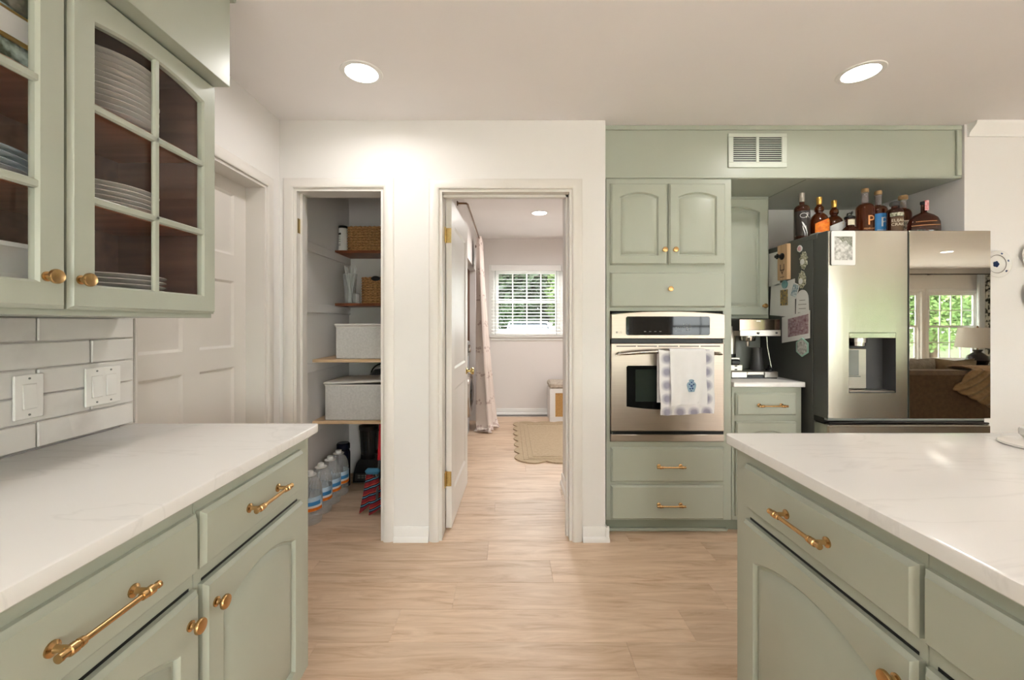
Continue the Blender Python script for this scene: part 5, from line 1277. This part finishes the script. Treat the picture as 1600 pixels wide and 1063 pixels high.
# ================================================================== LAUNDRY
# washer in the alcove
ws = thing('washing_machine', 'pale grey front loading washer in the laundry alcove', 'washer', (-.745, 4.62, .0005), PI / 2)
part('body', MB().box(-.34, .34, .0, .64, .0, 1.06, .012), 'washer', ws, local=True)
part('control_panel', MB().box(-.335, .335, -.012, .0, .90, 1.055, .006), 'mid_grey', ws, local=True)
part('dial', MB().lathe([(.045, 0), (.045, .022), (.038, .03), (0, .03)], T(.05, -.012, .98) @ OUT, 24), 'steel_bright', ws, local=True)
part('detergent_drawer', MB().box(-.31, -.12, -.020, -.011, .93, 1.03, .004), 'white_plastic', ws, local=True)
dd = part('door_ring', MB().lathe([(.26, 0), (.265, .02), (.25, .045), (.20, .055), (.19, .04), (.19, .0)], T(0, 0, .50) @ OUT, 40, cap=False), 'steel_bright', ws, local=True)
part('door_glass', MB().lathe([(.195, .03), (.15, .06), (.08, .075), (0, .08)], T(0, 0, .50) @ OUT, 32), 'black_glass', dd, local=True)
# move washer so its front sits at the alcove mouth
ws.location = (-.455, 4.56, .0005)
for c in ws.children: pass
# curtain rod and curtain
RXx, RZz = -.335, 2.25
rd = thing('curtain_rod', 'bent bronze curtain rod along the laundry alcove', 'curtain rod', (-.38, 4.3, RZz))
part('rod', MB().tube([(-.4195, 3.42, RZz), (-.37, 3.42, RZz), (-.345, 3.425, RZz), (RXx, 3.45, RZz), (RXx, 4.4, RZz), (RXx, 5.30, RZz), (-.345, 5.325, RZz), (-.4195, 5.33, RZz)], .008, 10), mat('bronze', (120, 92, 66), .4, .8), rd)
part('bracket', MB().lathe([(.020, 0), (.020, .006), (.010, .010), (0, .010)], T(-.42, 3.42, RZz) @ RY(PI / 2), 16), 'label_brown', rd)
part('bracket', MB().lathe([(.020, 0), (.020, .006), (.010, .010), (0, .010)], T(-.42, 5.33, RZz) @ RY(PI / 2), 16), 'label_brown', rd)
def cfn(u, v):
    # u along the cloth, v from the rod down
    n = 5.5; amp = .030 + .045 * v + .02 * v * v
    y = 4.80 + .34 * u + .03 * v * math.sin(u * 9)
    x = RXx - .004 + amp * math.sin(u * n * 2 * PI + .8 * v) + (.13 * v ** 1.6) * (.35 + .65 * u)
    z = RZz + .02 - (RZz + .015) * min(v, .965) / .965
    if v > .93: x += .05 * (v - .93) / .07 * math.sin(u * 14); y -= .05 * (v - .93) / .07 * (1 + math.sin(u * 8)); z = max(z, .012 + .035 * (1 + math.sin(u * 20 + v * 30)) * (1 - (v - .93) / .07 * .6))
    return (max(x, -.405), y, z)
cm = MB().grid(cfn, 90, 46)
ct = one('curtain', cm, 'curtain', 'pale pink printed curtain gathered at the alcove end', 'curtain', smooth=80, recalc=False)
sol = ct.modifiers.new('thick', 'SOLIDIFY'); sol.thickness = .003
# bench with cane front
bn = thing('cane_bench', 'white bench with cane front and grey cushion', 'bench', (.95, 5.51, 0))
bx0, bx1, by0, by1, bzt = .535, 1.37, 5.330, 5.690, .424
part('frame', MB().box(bx0, bx1, by0 + .02, by1, bzt - .02, bzt, .002).box(bx0, bx0 + .02, by0 + .02, by1, 0, bzt - .02).box(bx1 - .02, bx1, by0 + .02, by1, 0, bzt - .02).box(bx0 + .02, bx1 - .02, by1 - .02, by1, 0, bzt - .02).box(bx0 + .02, bx1 - .02, by0 + .02, by1 - .02, .03, .05)
     .box(bx0, bx1, by0, by0 + .02, bzt - .055, bzt, .002).box(bx0, bx1, by0, by0 + .02, 0, .065, .002).box(bx0, bx0 + .07, by0, by0 + .02, .065, bzt - .055, .002).box(bx1 - .07, bx1, by0, by0 + .02, .065, bzt - .055, .002).box(.93, .98, by0, by0 + .02, .065, bzt - .055, .002), 'white_trim', bn)
for a, b in ((bx0 + .07, .93), (.98, bx1 - .07)): part('cane_panel', MB().box(a, b, by0 + .008, by0 + .012, .065, bzt - .055), 'rattan', bn)
one('bench_cushion', MB().box(bx0 - .005, bx1 + .005, by0 - .005, by1, bzt + .0005, bzt + .078, .022), 'cushion2', 'thin grey patterned cushion on the cane bench', 'cushion')
# scalloped jute rug
rx0, rx1, ry0, ry1 = .115, 1.035, 3.79, 5.28
pts = []; nS, nE = 4, 7; R = .5
def scal(p0, p1, n, out):
    o = []
    for k in range(n):
        for j in range(9):
            t = (k + j / 9) / n; a = PI * j / 9
            o.append((p0[0] + (p1[0] - p0[0]) * t + out[0] * .055 * math.sin(a), p0[1] + (p1[1] - p0[1]) * t + out[1] * .055 * math.sin(a)))
    return o
per = scal((rx0, ry0), (rx1, ry0), nS, (0, -1)) + scal((rx1, ry0), (rx1, ry1), nE, (1, 0)) + scal((rx1, ry1), (rx0, ry1), nS, (0, 1)) + scal((rx0, ry1), (rx0, ry0), nE, (-1, 0))
rg_ = thing('jute_rug', 'natural jute rug with scalloped edge on the laundry floor', 'rug', ((rx0 + rx1) / 2, (ry0 + ry1) / 2, 0))
part('field', MB().rings([[(x, y, .0008) for x, y in per], [(x, y, .009) for x, y in per]]), 'jute', rg_)
ins = MB()
for o_ in (.03, .075, .12):
    ins.tube([(rx0 + o_, ry0 + o_, .0098), (rx1 - o_, ry0 + o_, .0098), (rx1 - o_, ry1 - o_, .0098), (rx0 + o_, ry1 - o_, .0098)], .003, 6, closed=True)
part('braid', ins, 'jute', rg_, kind='stuff')
for (p0, p1, n_, out) in (((rx0, ry0), (rx1, ry0), nS, (0, -1)), ((rx0, ry0), (rx0, ry1), nE, (-1, 0))):
    for k in range(n_):
        c0 = [p0[i] + (p1[i] - p0[i]) * k / n_ for i in (0, 1)]; c1 = [p0[i] + (p1[i] - p0[i]) * (k + 1) / n_ for i in (0, 1)]
        pp = [(c0[0] + (c1[0] - c0[0]) * j / 10 + out[0] * .052 * math.sin(PI * j / 10), c0[1] + (c1[1] - c0[1]) * j / 10 + out[1] * .052 * math.sin(PI * j / 10), .0085) for j in range(11)]
        part('scallop_braid', MB().tube(pp, .005, 6), 'jute', rg_)

# windows ------------------------------------------------------------------
def window(name, x0, x1, z0, z1, y0, y1, nv, rows, label, inward):
    """double-hung sash unit in a wall between y0 and y1; inward = y of the room side"""
    w_ = struct(name, MB().box(x0, x0 + .03, y0, y1, z0, z1).box(x1 - .03, x1, y0, y1, z0, z1).box(x0 + .03, x1 - .03, y0, y1, z1 - .03, z1).box(x0 + .03, x1 - .03, y0, y1, z0, z0 + .03), 'white_trim', label=label)
    ym = (y0 + y1) / 2; zm = (z0 + z1) / 2; a, b = x0 + .03, x1 - .03
    for (c, d, yy) in ((z0 + .03, zm + .02, ym - .012), (zm - .02, z1 - .03, ym + .012)):
        sh_ = struct('sash', MB().box(a, a + .04, yy - .011, yy + .011, c, d).box(b - .04, b, yy - .011, yy + .011, c, d).box(a + .04, b - .04, yy - .011, yy + .011, c, c + .042).box(a + .04, b - .04, yy - .011, yy + .011, d - .042, d), 'white_trim', w_)
        for k in range(1, nv + 1):
            xx = a + .04 + (b - a - .08) * k / (nv + 1); struct('muntin', MB().box(xx - .009, xx + .009, yy - .009, yy + .009, c + .042, d - .042), 'white_trim', sh_)
        for k in range(1, rows):
            zz = c + .042 + (d - c - .084) * k / rows; struct('muntin', MB().box(a + .04, b - .04, yy - .007, yy + .007, zz - .009, zz + .009), 'white_trim', sh_)
        struct('pane', MB().box(a + .038, b - .038, yy - .002, yy + .002, c + .04, d - .04), 'pane', sh_)
    return w_
window('window_1', WX0 + .001, .728, WZ0 + .001, WZ1 - .001, YLB + .03, YLB + .11, 3, 1, 'white double hung laundry window with blind', YLB)
window('window_2', .745, WX1 - .001, WZ0 + .001, WZ1 - .001, YLB + .03, YLB + .11, 3, 1, 'second white double hung laundry window', YLB)
struct('trim_11', MB().box(.728, .745, YLB + .01, YLB + .11, WZ0, WZ1).box(WX0 - .05, WX1 + .05, YLB - .045, YLB - .0005, WZ0 - .028, WZ0, .004).box(WX0 - .035, WX1 + .035, YLB - .016, YLB - .0005, WZ0 - .07, WZ0 - .028, .002)
       .box(WX0 - .06, WX0, YLB - .016, YLB - .0005, WZ0, WZ1 + .045, .002).box(WX1, WX1 + .06, YLB - .016, YLB - .0005, WZ0, WZ1 + .045, .002).box(WX0, WX1, YLB - .016, YLB - .0005, WZ1, WZ1 + .045, .002), 'white_trim', label='white casing and sill of the laundry windows')
def blind(x0, x1, label):
    t = thing('window_blind', label, 'blind', ((x0 + x1) / 2, YLB - .045, WZ0 + .002))
    part('headrail', MB().box(x0, x1, YLB - .075, YLB - .020, WZ1 - .045, WZ1 + .03, .003), 'white_trim', t)
    n = 19; z1_ = WZ1 - .07; z0_ = WZ0 + .035
    for k in range(n):
        z = z0_ + (z1_ - z0_) * k / (n - 1)
        part('slat', MB().box(x0 + .004, x1 - .004, -.022, .022, -.0015, .0015, X=T(0, YLB - .047, z) @ RX(math.radians(9))), 'white_trim', t)
    part('bottom_rail', MB().box(x0 + .004, x1 - .004, YLB - .062, YLB - .032, WZ0 + .003, WZ0 + .018, .003), 'white_trim', t)
    for x in (x0 + .06, x1 - .06):
        part('ladder_cord', MB().box(x - .003, x + .003, YLB - .0755, YLB - .0745, WZ0 + .01, WZ1 - .045), 'mid_grey', t)
    return t
blind(WX0 - .03, .722, 'white slatted blind on the laundry window by the curtain')
blind(.735, WX1 + .03, 'white slatted blind on the laundry window above the bench')
for i, (a, b, z0, z1) in enumerate(WINS):
    window('window_%d' % (3 + i), a + .001, b - .001, z0 + .001, z1 - .001, Y0 - TH + .01, Y0 - .03, 3, 2, ('white framed window in the rear wall', 'white framed living room window beside the sofa', 'white framed window left of the lamp window', 'white framed window behind the table lamp')[i], Y0)
    struct('trim_%d' % (12 + i), casing(lambda u, v, w_: (u, Y0 + w_, v), a, b, z1, z0).box(a - .07, b + .07, Y0 + .0005, Y0 + .04, z0 - .03, z0), 'white_trim', label='white casing of a rear window')

# ================================================================== LIVING ROOM (seen in the mirrored door)
so = thing('sofa', 'brown fabric sofa with its back to the fridge', 'sofa', (4.35, .45, 0))
sx0, sx1, sy1 = 3.05, 5.45, .985
part('back', MB().box(sx0, sx1, sy1 - .20, sy1, .08, .845, .035), 'sofa', so)
part('seat', MB().box(sx0 + .20, sx1 - .20, -.02, sy1 - .20, .08, .42, .03), 'sofa', so)
for a in (sx0, sx1 - .20): part('arm', MB().box(a, a + .20, -.02, sy1 - .20, .08, .64, .04), 'sofa', so)
for k in range(3):
    a = sx0 + .205 + k * (sx1 - sx0 - .41) / 3; part('seat_cushion', MB().box(a, a + (sx1 - sx0 - .41) / 3 - .004, -.04, sy1 - .20, .421, .55, .03), 'sofa', so)
for a in (sx0 + .08, sx1 - .08):
    for b in (.06, sy1 - .08): part('foot', MB().lathe([(.025, 0), (.03, .08)], T(a, b, 0), 12), 'table_wood', so)
def pillow(x, y, z, s, a, tilt, m, label):
    def fn(u, v):
        p = u * 2 - 1; q = v * 2 - 1
        return (p, q)
    mb = MB(); n = 12
    for sg in (-1, 1):
        def f2(u, v): p = u * 2 - 1; q = v * 2 - 1; k = (1 - p ** 4) * (1 - q ** 4); return (s / 2 * p * (1 - .08 * (1 - abs(q)) ** 1), sg * .085 * k ** .6, s / 2 * q * (1 - .08 * (1 - abs(p))))
        mb.grid(f2, n, n, X=T(x, y, z) @ RZ(a) @ RX(tilt) @ RY(random.uniform(-.06, .06)))
    return one('sofa_pillow', mb, m, label, 'pillow', smooth=60)
pillow(3.48, .665, .745, .37, .1, -.15, 'cushion', 'taupe sofa pillow leaning at the sofa end')
pillow(3.86, .665, .755, .37, -.1, -.15, 'cushion2', 'paler sofa pillow between two taupe pillows')
pillow(4.225, .665, .745, .36, .1, -.15, 'cushion', 'taupe sofa pillow next to the striped throw')
# ribbed throw over the sofa back
def th(u, v):
    rib = .010 * math.sin((u + .25 * v * v) * 52); a = v * 1.2
    if a < .18: return (4.08 + .62 * u, .772 + rib, .68 + a)
    if a < .44: return (4.06 + .64 * u, .772 + (a - .18) / .26 * .222, .862 + .012 * math.sin((a - .18) / .26 * PI) + rib)
    t = (a - .44) / .76
    return (4.05 + .65 * u - t * (.17 - .05 * u), .998 + rib + .012 * math.sin(u * 6), .858 - t * (.172 + .34 * u))
tm = MB().grid(th, 150, 40)
to = one('throw_blanket', tm, 'throw', 'beige ribbed throw draped over the sofa back', 'blanket', smooth=80, recalc=False)
tsol = to.modifiers.new('thick', 'SOLIDIFY'); tsol.thickness = .010
# side table, lamp, curtains
st_ = thing('side_table', 'dark wooden side table under the lamp', 'table', (6.80, -1.40, 0))
part('top', MB().box(-.30, .30, -.25, .25, .57, .60, .006), 'table_wood', st_, local=True)
for a in (-.27, .27):
    for b in (-.22, .22): part('leg', MB().box(a - .02, a + .02, b - .02, b + .02, 0, .57, .003), 'table_wood', st_, local=True)
tl = thing('table_lamp', 'table lamp with white drum shade and dark blue base', 'lamp', (6.80, -1.40, .6005))
part('base', MB().lathe([(0, 0), (.08, 0), (.085, .012), (.06, .02), (.10, .07), (.125, .13), (.11, .19), (.06, .235), (.04, .25), (.055, .275), (.05, .285), (0, .285)], None, 28), 'lamp_base', tl, local=True)
part('stem', MB().lathe([(.010, .285), (.010, .40)], None, 10), 'brass', tl, local=True)
part('shade', MB().lathe([(.235, .315), (.20, .60), (.196, .60), (.231, .315)], None, 40, cap=False), 'lamp_shade', tl, local=True)
part('finial', MB().lathe([(.006, .585), (.014, .61), (.006, .63), (0, .632)], None, 10).tube([(-.197, 0, .585), (.197, 0, .585)], .003, 6), 'brass', tl, local=True)
def drape(x0, x1, m, label, n=5):
    def fn(u, v): return (x0 + (x1 - x0) * u, Y0 + .10 + .035 * math.sin(u * n * 2 * PI), 2.30 - 2.28 * v)
    o = one('curtain', MB().grid(fn, 60, 8), m, label, 'curtain', smooth=80, recalc=False); q = o.modifiers.new('thick', 'SOLIDIFY'); q.thickness = .003; return o
drape(10.12, 10.46, 'damask', 'dark leaf patterned curtain in the living room corner')
drape(9.95, 10.11, 'sheer', 'white sheer curtain next to the leaf patterned curtain', 3)
lr = thing('curtain_rod', 'black curtain rod above the living room windows', 'curtain rod', (9.2, Y0 + .1, 2.31))
part('rod', MB().tube([(7.7, Y0 + .10, 2.31), (10.5, Y0 + .10, 2.31)], .012, 10), 'black', lr)
for x in (7.8, 9.0, 10.48): part('bracket', MB().box(x - .01, x + .01, Y0 + .0005, Y0 + .10, 2.30, 2.32), 'black', lr)

# ================================================================== OUTSIDE
GZ = -.12
struct('ground', MB().box(-40, 50, -45, Y0 - .125, GZ - .1, GZ).box(-40, 50, YLB + .135, 60, GZ - .1, GZ), 'lawn')
struct('bounce_slab', MB().box(-6, 18, -11.5, Y0 - .125, GZ + .001, GZ + .012), 'bounce_slab')  # unseen pale slab, added as a daylight reflector
struct('driveway', MB().box(-1.2, 4.5, 7.2, 40, GZ + .001, GZ + .012), 'drive')
def leaves(mb, c, rx, ry, rz, n, size, rnd):
    for k in range(n):
        u = rnd.uniform(-1, 1); a = rnd.uniform(0, 6.283); r = (rnd.random() ** .35)
        q = math.sqrt(1 - u * u); p = Vector((c[0] + rx * r * q * math.cos(a), c[1] + ry * r * q * math.sin(a), c[2] + rz * r * u))
        d = Vector((rnd.gauss(0, 1), rnd.gauss(0, 1), rnd.gauss(0, .8))).normalized(); e_ = d.cross(Vector((rnd.gauss(0, 1), rnd.gauss(0, 1), rnd.gauss(0, 1)))).normalized(); s = size * rnd.uniform(.6, 1.3)
        mb.add([p - d * s, p + e_ * s * .45, p + d * s, p - e_ * s * .45], [(0, 1, 2, 3)])
def shrub(name, label, x, y, rx, ry, h, n, size, m, seed, cat='shrub', group=None, trunk=.4):
    rnd = random.Random(seed); t = thing(name, label, cat, (x, y, GZ), 0, group)
    mb = MB(); leaves(mb, (0, 0, h * (.5 + trunk * .4)), rx, ry, h * (.5 - trunk * .4) if cat == 'tree' else h * .52, n, size, rnd)
    mb.v = [(p[0], p[1], max(p[2], .02)) for p in mb.v]
    part('foliage', mb, m, t, local=True, kind='stuff', smooth=0, recalc=False)
    tk = MB()
    for k in range(3): a = k * 2.1; tk.tube([(.05 * math.cos(a), .05 * math.sin(a), 0), (.15 * math.cos(a), .15 * math.sin(a), h * .35), (rx * .4 * math.cos(a), ry * .4 * math.sin(a), h * .75)], [.06, .05, .02], 7)
    part('trunk', tk, 'bark', t, local=True)
    return t
for i, (x, y, rx, h) in enumerate(((9.2, -8.6, 1.3, 3.2), (11.4, -8.9, 1.4, 3.5), (13.7, -8.8, 1.4, 3.3), (16.0, -9.0, 1.4, 3.6), (18.2, -9.3, 1.5, 3.6))):
    shrub('garden_shrub', 'bright green leafy shrub outside the living room windows', x, y, rx, .9, h, 7000, .085, 'leaf', 30 + i, group='shrubs outside the living room')
for i, (x, y, rx, h) in enumerate(((-2.6, -12.6, 1.4, 2.6), (.6, -13.0, 1.5, 2.9), (3.8, -12.8, 1.5, 2.7))):
    shrub('garden_shrub', 'green leafy shrub outside the rear kitchen windows', x, y, rx, .9, h, 6000, .085, 'leaf', 90 + i, group='shrubs outside the kitchen')
for i, (x, y, rx, h, m) in enumerate(((-3.2, 17.5, 2.2, 5.5, 'leaf_dark'), (.2, 19.5, 2.6, 6.2, 'leaf_dark'), (3.6, 18.5, 2.2, 5.6, 'leaf_mid'), (-.6, 8.6, .5, 1.25, 'leaf_mid'))):
    lb_ = ('dark tree beyond the driveway behind the curtain side', 'dark tree straight behind the parked car', 'lighter green tree right of the parked car', 'low bright shrub in front of the laundry window')[i]
    shrub('garden_tree' if h > 2 else 'garden_shrub', lb_, x, y, rx, rx * .8, h, 9000 if h > 2 else 1500, .22 if h > 2 else .06, m, 60 + i, 'tree' if h > 2 else 'shrub', trunk=.12)
# parked car facing the window
ca = thing('parked_car', 'silver car parked facing the laundry window', 'car', (.68, 14.4, GZ + .012))
body = [(-2.1, .30), (-2.1, .62), (-1.95, .78), (-1.0, .90), (1.6, .92), (2.1, .80), (2.15, .35), (1.9, .25), (-1.9, .25)]
part('body', MB().rings([[(sx * .87, y, z) for y, z in body] for sx in (-1, 1)]), 'car_paint', ca, local=True)
cabin = lambda k, zt: [(-1.02, .90), (-.35, zt), (.95, zt), (1.55, .92)]
part('cabin_glass', MB().add([(-.78, -1.02, .90), (.78, -1.02, .90), (.78, 1.55, .92), (-.78, 1.55, .92), (-.60, -.35, 1.40), (.60, -.35, 1.40), (.60, .95, 1.40), (-.60, .95, 1.40)], [(0, 1, 5, 4), (1, 2, 6, 5), (2, 3, 7, 6), (3, 0, 4, 7), (4, 5, 6, 7), (3, 2, 1, 0)]), 'car_glass', ca, local=True)
part('roof', MB().box(-.64, .64, -.40, 1.0, 1.402, 1.45, .02), 'car_paint', ca, local=True)
for sx in (-1, 1):
    part('pillar', MB().tube([(sx * .80, -1.05, .90), (sx * .63, -.38, 1.42)], .03, 6), 'car_paint', ca, local=True)
    part('headlight', MB().box(sx * .80 - .15, sx * .80 + .05, -2.13, -2.0, .60, .70, .02), 'white_plastic', ca, local=True)
    for y in (-1.35, 1.35): part('wheel', MB().lathe([(.10, -.09), (.30, -.09), (.31, 0), (.30, .09), (.10, .09)], T(sx * .80, y, .31) @ RY(PI / 2), 20), 'rubber', ca, local=True)
part('grille', MB().box(-.5, .5, -2.12, -2.09, .38, .52, .005), 'black', ca, local=True)
